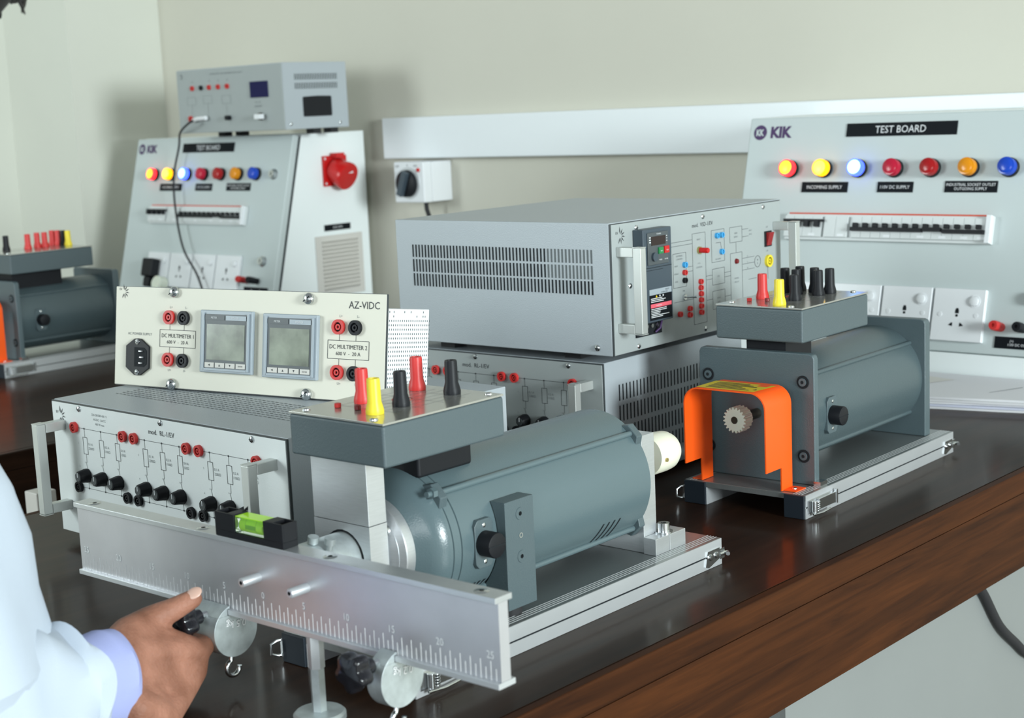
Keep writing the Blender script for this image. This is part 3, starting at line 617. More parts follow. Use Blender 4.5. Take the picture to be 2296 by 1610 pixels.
def side_knob(body, yc, zc, xs, r=0.0115):
    """brush cap on a small screwed pad"""
    pad = part('brush_pad', 'plate_paint', body, lambda b: b.prism([(yc - 0.012, zc - 0.017), (yc - 0.012, zc + 0.017), (yc - 0.008, zc + 0.022), (yc + 0.008, zc + 0.022), (yc + 0.012, zc + 0.017), (yc + 0.012, zc - 0.017), (yc + 0.008, zc - 0.022), (yc - 0.008, zc - 0.022)], xs - 0.012, xs), PX, bevel=0.0006)
    def cap(b):
        b.lathe([(r, xs), (r, xs + 0.014), (r * 0.96, xs + 0.015), (r * 0.9, xs + 0.0153), (0, xs + 0.0153)], (yc, zc, 0), (0, 0, 1), 32)
        b.box(yc - r * 0.95, zc - 0.0005, xs + 0.0150, yc + r * 0.95, zc + 0.0005, xs + 0.0155, 'slot_dark')
    part('brush_cap', 'black_plastic', pad, cap, PX)
    for z in (zc + 0.0165, zc - 0.0165): screw(pad, yc, z, 0.0022, PX, 0.001, w=xs, cross=False)
def body_mb(b, prof, zc): b.lathe(prof, (CX, 0, zc), (0, 1, 0), 72)

def machine_bracketed(name, label, loc, th, yb0, yb1, box, sleeves, leds, sc_, group=None, guard=True, front_x=(-0.169, -0.012)):
    """square end plates with the machine between them"""
    t = thing(name, label, 'electric motor', loc, th, group=group)
    base = base_plate(t, 0, max(0.3955, 0.3955)); ZC = 0.106
    latch(base, 0.004); catch(base, 0.3640); left_hook(base, 0)
    body = part('motor_body', 'motor_paint_dark', t, lambda b: body_mb(b, [(0.0655, yb0 + 0.0108), (0.0665, yb0 + 0.012), (0.0665, yb1 - 0.0002)], ZC))
    def plate(b, x0, x1, y0, y1):
        r = 0.006; b.M = PY; z0, z1 = 0.0284, 0.184
        b.prism([(x0, z0), (x1, z0), (x1, z1 - r), (x1 - r * 0.3, z1 - r * 0.3), (x1 - r, z1), (x0 + r, z1), (x0 + r * 0.3, z1 - r * 0.3), (x0, z1 - r)], -y1, -y0)
    fp = part('end_plate', 'plate_paint', t, lambda b: plate(b, front_x[0], front_x[1], yb0, yb0 + 0.0105), bevel=0.0015)
    part('end_plate', 'plate_paint', t, lambda b: plate(b, -0.162, -0.0175, yb1, yb1 + 0.0150), bevel=0.0015)
    for x in (-0.0265, -0.1560):
        for z in (0.1505, 0.0625):
            part('socket_bolt', 'dark_metal', fp, lambda b: (b.ring(x, z, 0.0052, 0.0078, 0.0001, 0.0009, 'slot_dark', 24), b.cyl((x, z, 0.0001), (0, 0, 1), 0.0048, 0.0020, 'plate_paint'), b.cyl((x, z, 0.0021), (0, 0, 1), 0.0022, 0.0002, 'slot_dark', 6)), Matrix.Translation((0, yb0, 0)) @ PY)
    for z in (0.152, 0.060):
        for x in (CX + 0.0488, CX - 0.0488): part('tie_rod', 'motor_paint_dark', body, lambda b: b.tube([(x, yb0 + 0.011, z), (x, yb1 - 0.0004, z)], 0.0030, seg=12))
    side_knob(body, yb0 + 0.058, 0.102, -0.0200)
    part('shaft', 'dark_metal', t, lambda b: b.cyl((CX, -0.005, 0.1085), (0, 1, 0), 0.0062, yb0 + 0.003, seg=24))
    def gear(b):
        n = 20; pts = []
        for k in range(n * 4):
            a = 2 * math.pi * k / (n * 4); rr = 0.0154 if k % 4 in (1, 2) else 0.0128; pts.append((CX + rr * math.cos(a), 0.1090 + rr * math.sin(a)))
        b.M = PY; b.prism(pts, -0.010, 0.006)
        b.lathe([(0.0132, -0.013), (0.0132, -0.0102)], (CX, 0.1090, 0), (0, 0, 1), 30)
    part('pinion', 'nylon', t, gear, label='white nylon toothed pinion')
    part('pinion_bore', 'dark_metal', t, lambda b: b.cyl((CX, 0.1090, 0.0061), (0, 0, 1), 0.0044, 0.0004), PY)
    if guard:
        def gd(b):
            xl, xr, zt, r, th_ = -0.1425, -0.0320, 0.1490, 0.020, 0.0016
            out = [(xl, 0.0564)] + [(xl, zt - r)] + [(xl + r - r * math.cos(a), zt - r + r * math.sin(a)) for a in [math.pi / 2 * k / 8 for k in range(1, 9)]] + [(xr - r + r * math.sin(a), zt - r + r * math.cos(a)) for a in [math.pi / 2 * k / 8 for k in range(0, 9)]] + [(xr, 0.0564)]
            inn = [(xl + th_, 0.0564)] + [(xl + th_, zt - r)] + [(xl + r - (r - th_) * math.cos(a), zt - r + (r - th_) * math.sin(a)) for a in [math.pi / 2 * k / 8 for k in range(1, 9)]] + [(xr - r + (r - th_) * math.sin(a), zt - r + (r - th_) * math.cos(a)) for a in [math.pi / 2 * k / 8 for k in range(0, 9)]] + [(xr - th_, 0.0564)]
            n = len(out); ya, yb = -0.030, 0.028
            vs_ = [(x, ya, z) for x, z in out] + [(x, yb, z) for x, z in out] + [(x, ya, z) for x, z in inn] + [(x, yb, z) for x, z in inn]; fs = []
            for k in range(n - 1): fs += [(k, k + 1, n + k + 1, n + k), (2 * n + k, 3 * n + k, 3 * n + k + 1, 2 * n + k + 1), (k, 2 * n + k, 2 * n + k + 1, k + 1), (n + k, n + k + 1, 3 * n + k + 1, 3 * n + k)]
            fs += [(0, n, 3 * n, 2 * n), (n - 1, 3 * n - 1, 4 * n - 1, 2 * n - 1)]
            b.poly(vs_, fs)
            for x in (xl, xr - th_): b.box(x, 0.004, 0.0288, x + th_, yb, 0.0564)
            b.box(xr, 0.008, 0.0286, xr + 0.0165, 0.030, 0.0298); b.box(xl - 0.0135, 0.006, 0.0286, xl, 0.028, 0.0298)
        g = part('shaft_guard', 'orange_paint', t, gd, label='bright orange arched guard')
        def st(b):
            z = 0.14915; b.poly([(-0.1270, -0.026, z), (-0.0500, -0.0265, z), (-0.0450, 0.018, z - .0002), (-0.1270, 0.018, z)], [(0, 1, 2, 3)], 'label_yellow')
            for k in range(6): b.rect(-0.118, -0.020 + k * 0.006, -0.060 - (k % 3) * 0.008, -0.0175 + k * 0.006, z + 0.0002, 'ink')
            b.poly([(-0.057, -0.016, z + .0002), (-0.052, -0.016, z + .0002), (-0.0545, -0.010, z + .0002)], [(0, 1, 2)], 'ink')
        part('warning_sticker', 'label_yellow', g, st)
        screw(g, xr_ := -0.0240, 0.0190, 0.0030, ID, 0.0015, w=0.0298)
    part('stub_foot', 'steel', t, lambda b: b.box(-0.012, yb0 - 0.004, 0.0284, -0.003, yb0 + 0.012, 0.0345))
    bx = terminal_box(t, *box, sleeves, leds, sc_)
    part('box_neck', 'black_plastic', t, lambda b: b.box(box[0] + 0.030, max(box[2] + 0.02, yb0 + 0.012), 0.165, box[1] - 0.034, yb0 + (0.075 if yb1 > 0.3 else 0.135), box[4] - 0.0002))
    return t
M2 = machine_bracketed('electric_motor', 'slate grey motor at right with orange guard, white pinion and many black sleeves', (-0.9039, 1.5042, 0), 0.0250, 0.046, 0.349,
    (-0.1404, -0.0230, 0.0404, 0.2023, 0.1964, 0.2377),
    [(-0.1108, 0.1000, 'red_plastic'), (-0.0619, 0.0562, 'yellow_plastic'), (-0.0675, 0.1020, 'black_plastic'), (-0.1165, 0.1640, 'black_plastic'), (-0.0945, 0.1530, 'black_plastic'), (-0.1080, 0.1860, 'black_plastic'), (-0.0830, 0.1780, 'black_plastic'), (-0.0650, 0.1545, 'black_plastic'), (-0.0610, 0.1760, 'black_plastic')],
    [(-0.1140, 0.0747, 'red_plastic'), (-0.0925, 0.0800, 'red_dark')], [(-0.1296, 0.0605), (-0.0415, 0.0480), (-0.0400, 0.1960)], group='motors with square end plates and orange guard')
M3 = machine_bracketed('electric_motor', 'slate grey motor on the left bench with mostly red terminal sleeves', (-2.7390, 1.5785, 0), 0.0, 0.047, 0.278,
    (-0.1404, -0.0220, 0.0490, 0.2380, 0.1975, 0.2380),
    [(-0.0957, 0.1359, 'red_plastic'), (-0.1103, 0.1667, 'red_plastic'), (-0.1020, 0.1790, 'red_plastic'), (-0.1314, 0.2150, 'red_plastic'), (-0.1180, 0.2200, 'red_plastic'), (-0.1020, 0.2230, 'black_plastic'), (-0.0848, 0.2230, 'yellow_plastic'), (-0.1124, 0.0969, 'black_plastic'), (-0.120, 0.075, 'red_plastic')],
    [], [(-0.0415, 0.0580)], group='motors with square end plates and orange guard')

# near machine: cradle-mounted brake motor
def machine_cradled():
    t = thing('electric_motor', 'large near grey motor held in aluminium blocks just behind the beam', 'electric motor', (-0.8864, 0.9152, 0), 0.0059)
    base = base_plate(t, -0.062, 0.3955); ZC = 0.105; Z = ZC
    catch(base, 0.3640); latch(base, -0.056); left_hook(base, -0.062)
    part('end_frame', 'anodised', base, lambda b: b.box(-0.1634, -0.0605, 0.0, -0.1335, -0.057, 0.02))
    prof = [(0.0450, -0.010), (0.0480, -0.0075), (0.0560, -0.0030), (0.0620, 0.0030), (0.0655, 0.0095), (0.0668, 0.0145), (0.0668, 0.0152), (0.0658, 0.0156), (0.0658, 0.0162), (0.0670, 0.0166), (0.0672, 0.0250), (0.0662, 0.0254), (0.0662, 0.0260), (0.0675, 0.0264), (0.0677, 0.3030), (0.0660, 0.3050)]
    body = part('motor_body', 'motor_paint', t, lambda b: body_mb(b, prof, Z), sharp=28)
    part('front_flange', 'aluminium', t, lambda b: (b.lathe([(0.030, -0.0285), (0.0455, -0.0205), (0.0462, -0.0195), (0.0462, -0.0102)], (CX, 0, Z), (0, 1, 0), 64), b.lathe([(0.0395, -0.0240), (0.0400, -0.0245), (0.030, -0.0290), (0, -0.0290)], (CX, 0, Z), (0, 1, 0), 48)), sharp=20)
    for a in (-40, 40, 140, 220):
        a = math.radians(a); x, z = CX + 0.034 * math.cos(a), Z + 0.034 * math.sin(a)
        part('flange_bolt', 'steel', t, lambda b: (b.ring(x, z, 0.0030, 0.0058, 0.024, 0.0275, 'steel', 22), b.cyl((x, z, 0.024), (0, 0, 1), 0.0032, 0.006, 'steel')), PY)
    A = 0.0488
    for i, (sx, sz) in enumerate(((1, 1), (1, -1), (-1, 1), (-1, -1))):
        x, z = CX + sx * A, Z + sz * A
        part('tie_rod', 'motor_paint', body, lambda b: b.tube([(x, 0.022, z), (x, 0.298, z)], 0.0030, seg=12))
        n = Vector((sx, sz)).normalized(); tt = Vector((-n.y, n.x)); cx, cz = CX + n.x * 0.0655, Z + n.y * 0.0655
        for ye in (0.0120, 0.2960):
            pts = [(cx + tt.x * 0.015 - n.x * 0.003, cz + tt.y * 0.015 - n.y * 0.003), (cx + tt.x * 0.008 + n.x * 0.008, cz + tt.y * 0.008 + n.y * 0.008), (cx - tt.x * 0.008 + n.x * 0.008, cz - tt.y * 0.008 + n.y * 0.008), (cx - tt.x * 0.015 - n.x * 0.003, cz - tt.y * 0.015 - n.y * 0.003)]
            part('rod_lug', 'plate_paint', body, lambda b: b.prism(pts, -ye - 0.0095, -ye), PY, bevel=0.001)
        part('rod_nut', 'steel', body, lambda b: (b.cyl((x + 0.002 * sx, 0.0118, z + 0.002 * sz), (0, -1, 0), 0.0050, 0.005, 'motor_paint', 6), b.cyl((x + 0.002 * sx, 0.007, z + 0.002 * sz), (0, -1, 0), 0.0028, 0.005, 'motor_paint', 12)))
    def fins_back(b):
        for k in range(4):
            y = 0.2240 + k * 0.0088
            pts = []
            for q in range(7):
                aa = math.radians(-24 - q * 3.2); pts.append((CX + 0.0680 * math.cos(aa), y + 0.0075 * (1 - q / 6), Z + 0.0680 * math.sin(aa)))
            for w_ in range(6):
                p, q2 = pts[w_], pts[w_ + 1]
                b.poly([p, q2, (q2[0], q2[1] + 0.0022, q2[2]), (p[0], p[1] + 0.0022, p[2])], [(0, 1, 2, 3)], 'slot_dark')
    def fins_front(b):
        for k in range(4):
            y = 0.046 + k * 0.0065
            b.poly([(CX + 0.0681 * math.cos(math.radians(q)), y + dy + sl, Z + 0.0681 * math.sin(math.radians(q))) for q, dy, sl in ((-36, 0, 0.006), (-52, 0, 0), (-52, 0.0028, 0), (-36, 0.0028, 0.006))], [(0, 1, 2, 3)], 'slot_dark')
    part('cooling_slots', 'slot_dark', body, fins_back); part('cooling_slots', 'slot_dark', body, fins_front)
    side_knob(body, 0.0530, 0.1035, -0.0190)
    # side support pedestal, hollowed to the motor's curve
    def ped(b):
        b.M = Matrix(((0, 0, 1, 0), (0, 1, 0, 0), (1, 0, 0, 0), (0, 0, 0, 1)))   # (z,y,x)->world
    yl, yr = 0.0713, 0.1100
    def pd(b):
        pts = [(-0.0100, 0.0370), (-0.0100, 0.1365)]
        for k in range(13):
            a = math.radians(27.4 - k * 6.0); pts.append((CX + 0.0683 * math.cos(a), Z + 0.0683 * math.sin(a)))
        pts.append((-0.052, 0.0370))
        b.M = PY; b.prism(pts, -yr, -yl)
    pdo = part('pedestal', 'plate_paint', t, pd, bevel=0.0005)
    for z in (0.1230, 0.0835): part('socket_bolt', 'plate_paint', pdo, lambda b: (b.lathe([(0.0058, -0.0100), (0.0055, -0.0094), (0, -0.0094)], (0.0912, z, 0), (0, 0, 1), 22, 'plate_paint'), b.lathe([(0.0022, -0.0093), (0, -0.0093)], (0.0912, z, 0), (0, 0, 1), 6, 'slot_dark')), PX)
    part('tapped_hole', 'steel', pdo, lambda b: b.ring(0.0912, 0.1030, 0.0015, 0.0024, -0.0100, -0.0094, 'steel', 16), PX)
    part('pedestal_foot', 'rubber', pdo, lambda b: b.cyl((-0.026, 0.0900, 0.0284), (0, 0, 1), 0.0115, 0.0085))
    # front cradle: two aluminium blocks clamped round the stub cylinder
    x0, x1, ya, yb = -0.1235, -0.0545, -0.0510, -0.0300
    def lower(b):
        b.M = PY; seg = 20; R = 0.0255; zt = 0.1368
        ring_ = [(CX + R * math.cos(math.radians(a)), Z + R * math.sin(math.radians(a))) for a in range(-90, 271, 18)]
        # left half and right half polygons round the hole
        Lh = [(CX, 0.0284), (x0, 0.0284), (x0, zt), (CX, zt)] + [(CX + R * math.cos(math.radians(a)), Z + R * math.sin(math.radians(a))) for a in range(90, 271, 15)]
        Rh = [(CX, zt), (x1, zt), (x1, 0.0284), (CX, 0.0284)] + [(CX + R * math.cos(math.radians(a)), Z + R * math.sin(math.radians(a))) for a in range(-90, 91, 15)]
        b.prism(Lh, -yb, -ya); b.prism(Rh, -yb, -ya)
    part('cradle_block', 'aluminium', t, lower)
    part('cradle_cap', 'aluminium', t, lambda b: b.box(x0, ya, 0.1372, x1, yb, 0.1920), bevel=0.0006)
    part('stub_ring', 'black_plastic', t, lambda b: b.ring(CX, Z, 0.0232, 0.0254, 0.0285, 0.0500, 'black_plastic', 40), PY)
    part('stub_shaft', 'zinc', t, lambda b: b.lathe([(0.0230, -0.1205), (0.0230, -0.0292)], (CX - 0.001, 0, Z), (0, 1, 0), 48))
    for (x, y) in ((-0.0865, -0.088), (-0.0710, -0.083)):
        part('grub_screw', 'zinc', t, lambda b: (b.cyl((x, y, 0.120), (0.25, 0, 1), 0.0030, 0.009, seg=14), b.cyl((x + 0.002, y, 0.1285), (0.25, 0, 1), 0.0048, 0.0055, seg=16)))
    # rear bearing block with clamp and bolt
    rp = part('rear_block', 'aluminium', t, lambda b: b.box(-0.140, 0.3062, 0.0284, -0.0330, 0.3280, 0.1500), bevel=0.0006)
    part('clamp_block', 'aluminium', t, lambda b: b.box(-0.0620, 0.3283 - 0.0, 0.0284, -0.0170, 0.3560, 0.0455), bevel=0.0005)
    part('clamp_block', 'aluminium', t, lambda b: b.box(-0.0325, 0.3040, 0.0284, -0.0170, 0.3278, 0.0455), bevel=0.0005)
    part('clamp_bolt', 'steel', t, lambda b: (b.lathe([(0.0095, 0.0456), (0.0095, 0.0470)], (-0.0270, 0.3320, 0), (0, 0, 1), 28), b.ring(-0.0270, 0.3320, 0.0028, 0.0062, 0.0470, 0.0555, 'steel', 24)))
    part('rear_shaft', 'steel', t, lambda b: b.cyl((CX + 0.003, 0.3282, Z + 0.003), (0, 1, 0), 0.007, 0.0570))
    part('rear_wheel', 'nylon_white', t, lambda b: b.lathe([(0.0, 0.384), (0.0205, 0.384), (0.0218, 0.3865), (0.0220, 0.4080), (0.0212, 0.4170), (0.0180, 0.4235), (0.010, 0.4265), (0, 0.4270)], (CX + 0.003, 0, Z + 0.003), (0, 1, 0), 48), label='ivory rounded hand wheel')
    part('wheel_screw', 'brass', t, lambda b: b.cyl((CX + 0.003 + 0.0216, 0.3905, Z), (1, 0, 0), 0.0022, 0.0018, seg=12))
    terminal_box(t, -0.1400, -0.0234, -0.0578, 0.0917, 0.1923, 0.2304,
        [(-0.1079, 0.0005, 'red_plastic'), (-0.0612, -0.0299, 'yellow_plastic'), (-0.0664, 0.0067, 'black_plastic'), (-0.1084, 0.0694, 'red_plastic'), (-0.0653, 0.0699, 'black_plastic')],
        [(-0.1113, -0.0263, 'red_plastic'), (-0.0879, -0.0248, 'red_dark')], [(-0.1290, -0.0470), (-0.0430, -0.0490), (-0.0340, 0.0840)])
    part('box_neck', 'black_plastic', t, lambda b: b.box(-0.1180, 0.0130, 0.165, -0.0560, 0.0820, 0.1921), bevel=0.003)
    return t
M1 = machine_cradled()

# ------------------------------------------------------------------ torque beam with its level, weights and prop
BL = 0.2596
BMP = dict(loc=(-0.9795, 0.7774, 0.0748), th=0.0109)
beam = thing('torque_beam', 'long aluminium I-beam with engraved centimetre scale in the foreground', 'measuring beam', **BMP)
HS, HL = 0.0095, 0.0145
def web(b):
    ticks = [(k * 0.005, HL if k % 2 == 0 else HS) for k in range(-51, 52)]
    xs = []
    g = 0.00042; dep = 0.00035; H = 0.0591
    for x, h in ticks: xs += [(x - g, 0, h), (x, dep, h), (x + g, 0, h)]
    xs = [(-BL, 0, 0)] + xs + [(BL, 0, 0)]
    rows = [0.0, HS, HL, H]; V = []; idx = {}
    def vid(i, r, sink):
        x, d, h = xs[i]; y = d if sink else 0.0; k = (i, r, y)
        if k not in idx: idx[k] = len(V); V.append((x, y, rows[r]))
        return idx[k]
    fs = []
    for r in range(3):
        for i in range(len(xs) - 1):
            def sk(j): return xs[j][1] > 0 and ((r == 0) or (r == 1 and xs[j][2] > HS + 1e-6))
            fs.append((vid(i, r, sk(i)), vid(i + 1, r, sk(i + 1)), vid(i + 1, r + 1, sk(i + 1)), vid(i, r + 1, sk(i))))
    fl = [f for f in fs if all(V[q][1] == 0 for q in f)]; gr = [f for f in fs if not all(V[q][1] == 0 for q in f)]
    b.poly(V, fl); b.poly(V, gr, 'milled')
    y1 = 0.0103
    b.poly([(-BL, 0.0006, 0), (BL, 0.0006, 0), (BL, y1, 0), (-BL, y1, 0), (-BL, 0.0006, H), (BL, 0.0006, H), (BL, y1, H), (-BL, y1, H)], [(1, 2, 6, 5), (2, 3, 7, 6), (3, 0, 4, 7)])
    b.poly([(BL, 0, 0), (BL, 0.0006, 0), (BL, 0.0006, H), (BL, 0, H), (-BL, 0, 0), (-BL, 0.0006, 0), (-BL, 0.0006, H), (-BL, 0, H)], [(0, 1, 2, 3), (7, 6, 5, 4)])
wb = part('web', 'aluminium_beam', beam, web, normals=False, sharp=20)
part('top_flange', 'aluminium', beam, lambda b: b.box(-BL - 0.0005, -0.0035, 0.0592, BL + 0.0005, 0.0149, 0.0638), bevel=0.0004)
part('bottom_flange', 'anodised', beam, lambda b: b.box(-BL - 0.0005, -0.0035, -0.0046, BL + 0.0005, 0.0149, -0.0001), bevel=0.0004)
def nums(b):
    for k in range(-5, 6):
        b.text(str(abs(k) * 5), k * 0.05, 0.0195, 0.0058, 'milled', 0.0002, sx=0.95)
    for k in range(-5, 6):
        b.text(str(abs(k) * 5), k * 0.05 + 0.0005, 0.0191, 0.0058, 'case_paint', 0.0001, sx=0.95)  # offset darker copy paints the shaded edge of each figure
part('engraved_numbers', 'zinc', wb, nums, PY)
for x in (-0.2383, -0.0792, 0.0796, 0.2398): part('countersunk_screw', 'steel', beam, lambda b: (b.lathe([(0.0058, 0.0639), (0.0052, 0.0643), (0, 0.0643)], (x, 0.0052, 0), (0, 0, 1), 24), b.lathe([(0.0022, 0.06435), (0, 0.06435)], (x, 0.0052, 0), (0, 0, 1), 6, 'slot_dark')))
for x, z in ((-0.0040, 0.0342), (0.0552, 0.0356)): part('stud', 'anodised', beam, lambda b: (b.lathe([(0.0040, 0.0), (0.0040, 0.0175), (0.0034, 0.0185), (0.0022, 0.0186)], (x, z, 0), (0, 0, 1), 24), b.lathe([(0.0018, 0.0187), (0, 0.0187)], (x, z, 0), (0, 0, 1), 6, 'slot_dark')), PY)

lv = thing('spirit_level', 'small black spirit level with green vial on top of the beam', 'spirit level', **BMP)
lv.location.z += 0.0640
def lvl(b):
    x0, x1, y0, y1, h = -0.0520, 0.0335, -0.0030, 0.0130, 0.0205
    b.box(x0, y0, 0, x1, y1, 0.0052)
    for a, c in ((x0, -0.0272), (0.0098, x1)):
        b.box(a, y0, 0.0052, c, y0 + 0.0016, h); b.box(a, y1 - 0.0016, 0.0052, c, y1, h)
        if a == x0: b.box(a, y0 + 0.0016, 0.0052, a + 0.0016, y1 - 0.0016, h); b.box(a + 0.015, y0 + 0.0016, 0.0052, c, y1 - 0.0016, h)
        else: b.box(c - 0.0016, y0 + 0.0016, 0.0052, c, y1 - 0.0016, h); b.box(a, y0 + 0.0016, 0.0052, c - 0.0130, y1 - 0.0016, h)
    b.poly([(-0.0300, y1, h), (-0.0272, y1, h), (-0.0272, y1, h + 0.004), (-0.0300, y1 - 0.005, h), (-0.0272, y1 - 0.005, h)], [(0, 1, 2), (3, 2, 4), (0, 2, 3)])
lb = part('level_body', 'black_plastic', lv, lvl, bevel=0.0003)
vb = part('vial_block', 'lens_clear', lv, lambda b: b.box(-0.0268, -0.0024, 0.0055, 0.0094, 0.0124, 0.0190), bevel=0.0012)
part('vial', 'vial_green', vb, lambda b: (b.lathe([(0.0048, -0.0230), (0.0052, -0.0220), (0.0052, 0.0050), (0.0048, 0.0060)], (0, 0.0045, 0.0118), (1, 0, 0), 24),))
part('vial_cap_plate', 'vial_green', vb, lambda b: b.box(-0.0262, -0.0018, 0.0191, 0.0090, 0.0118, 0.0196))
part('bubble_marks', 'vial_dark', vb, lambda b: (b.lathe([(0.0053, -0.0150), (0.0053, -0.0146)], (0, 0.0045, 0.0118), (1, 0, 0), 24), b.lathe([(0.0053, -0.0020), (0.0053, -0.0016)], (0, 0.0045, 0.0118), (1, 0, 0), 24), b.box(-0.0145, -0.0012, 0.0100, -0.0022, -0.0008, 0.0136)))

def weight(label, x, length, txt, kofs):
    t = thing('sliding_weight', label, 'weight', **BMP, group=None)
    R = 0.0230; cy, cz = 0.0038, -0.0198
    def bod(b):
        # drum with a slot for the beam's lower flange: top part above the flange, the rest below
        n = 40; a0 = math.asin((0.0008 - cz) / R * 1.0) if abs((0.0008 - cz) / R) < 1 else 1.2
        zlow = -0.0052
        al = math.asin((zlow - cz) / R)
        low = [(cy + R * math.cos(a), cz + R * math.sin(a)) for a in [math.pi - al + (math.pi + 2 * al) * k / n for k in range(n + 1)]]
        b.M = PX; b.prism(low, x - length, x)
        ysl = -0.0039
        hi = [(ysl, zlow), (cy + R * math.cos(math.pi - al), zlow)] + [(cy + R * math.cos(a), cz + R * math.sin(a)) for a in [math.pi - al - (math.pi - al - (math.pi / 2 + 0.16)) * k / 12 for k in range(13)]]
        hi += [(ysl + 0.0036, hi[-1][1]), (ysl + 0.0036, 0.0003), (ysl, 0.0003)]
        hi = [(-0.0039, zlow), (-0.0170, zlow)] + [(cy + R * math.cos(a), cz + R * math.sin(a)) for a in (2.42, 2.25, 2.1, 1.98, 1.87, 1.78)] + [(-0.0009, 0.0004), (-0.0039, 0.0004)]
        b.prism([(cy + R * math.cos(math.pi - al), zlow)] + hi[2:] + [(-0.0039, zlow)], x - length, x)
    bd = part('drum', 'zinc', t, bod, bevel=0.0005)
    part('stamped_figures', 'dark_metal', bd, lambda b: (b.text(txt, 0, 0, 0.0062, 'case_dark', 0.0003), b.text(txt, 0.0003, 0.0004, 0.0062, 'milled', 0.0005)), Matrix.Translation((x, cy + 0.0005, cz + 0.006)) @ PX @ Matrix.Rotation(math.radians(174), 4, 'Z'))  # two offset tones paint the shaded and lit edges of the stamping
    hx = x - min(length / 2, 0.008)
    pts = [(hx, cy, cz - R + 0.001), (hx, cy - 0.0005, cz - R - 0.002)] + [(hx, cy + 0.0004 - 0.0068 * math.sin(a), cz - R - 0.0120 + 0.0068 * math.cos(a)) for a in [math.radians(20 + k * 25) for k in range(0, 11)]]
    part('hook', 'steel', t, lambda b: b.tube(pts, 0.0021, seg=12, fine=3), label='open wire hook')
    kz = -0.0045; ky0 = -0.0210
    part('clamp_stem', 'steel', t, lambda b: b.cyl((x - kofs, -0.012, kz), (0, -1, 0), 0.0029, 0.012, seg=18))
    def knob(b):
        b.M = Matrix.Translation((x - kofs, 0, kz)) @ PY
        b.lathe([(0.0062, 0.0195), (0.0064, 0.0200), (0.0064, 0.0290)], (0, 0, 0), (0, 0, 1), 28, 'black_gloss')
        b.lathe([(0.0095, 0.0285), (0.0150, 0.0305), (0.0162, 0.0330), (0.0160, 0.0410), (0.0150, 0.0430), (0.011, 0.0440), (0, 0.0442)], (0, 0, 0), (0, 0, 1), 70, 'black_gloss', flute=5, fd=0.24, a0=0.4)
    part('star_knob', 'black_gloss', t, knob, sharp=50)
    return t
weight('larger galvanised sliding weight on the beam, its knob gripped by the hand', -0.0435, 0.0385, '0,5 kg', 0.018)
weight('smaller galvanised sliding weight with exposed black star knob, right half of beam', 0.1549, 0.0160, '0,2 kg', 0.010)

pr = thing('support_post', 'hexagonal steel prop on a round foot under the beam', 'support', (-0.9225, 0.7812, 0.0))
part('round_foot', 'zinc', pr, lambda b: b.lathe([(0.0215, 0.0), (0.0215, 0.0045), (0.0195, 0.0065), (0, 0.0072)], seg=44))
part('lower_rod', 'zinc', pr, lambda b: b.cyl((0, 0, 0.0068), (0, 0, 1), 0.0062, 0.0362, seg=6))
part('upper_rod', 'anodised', pr, lambda b: b.lathe([(0.0068, 0.0432), (0.0068, 0.0700)], seg=6, a0=0.25))

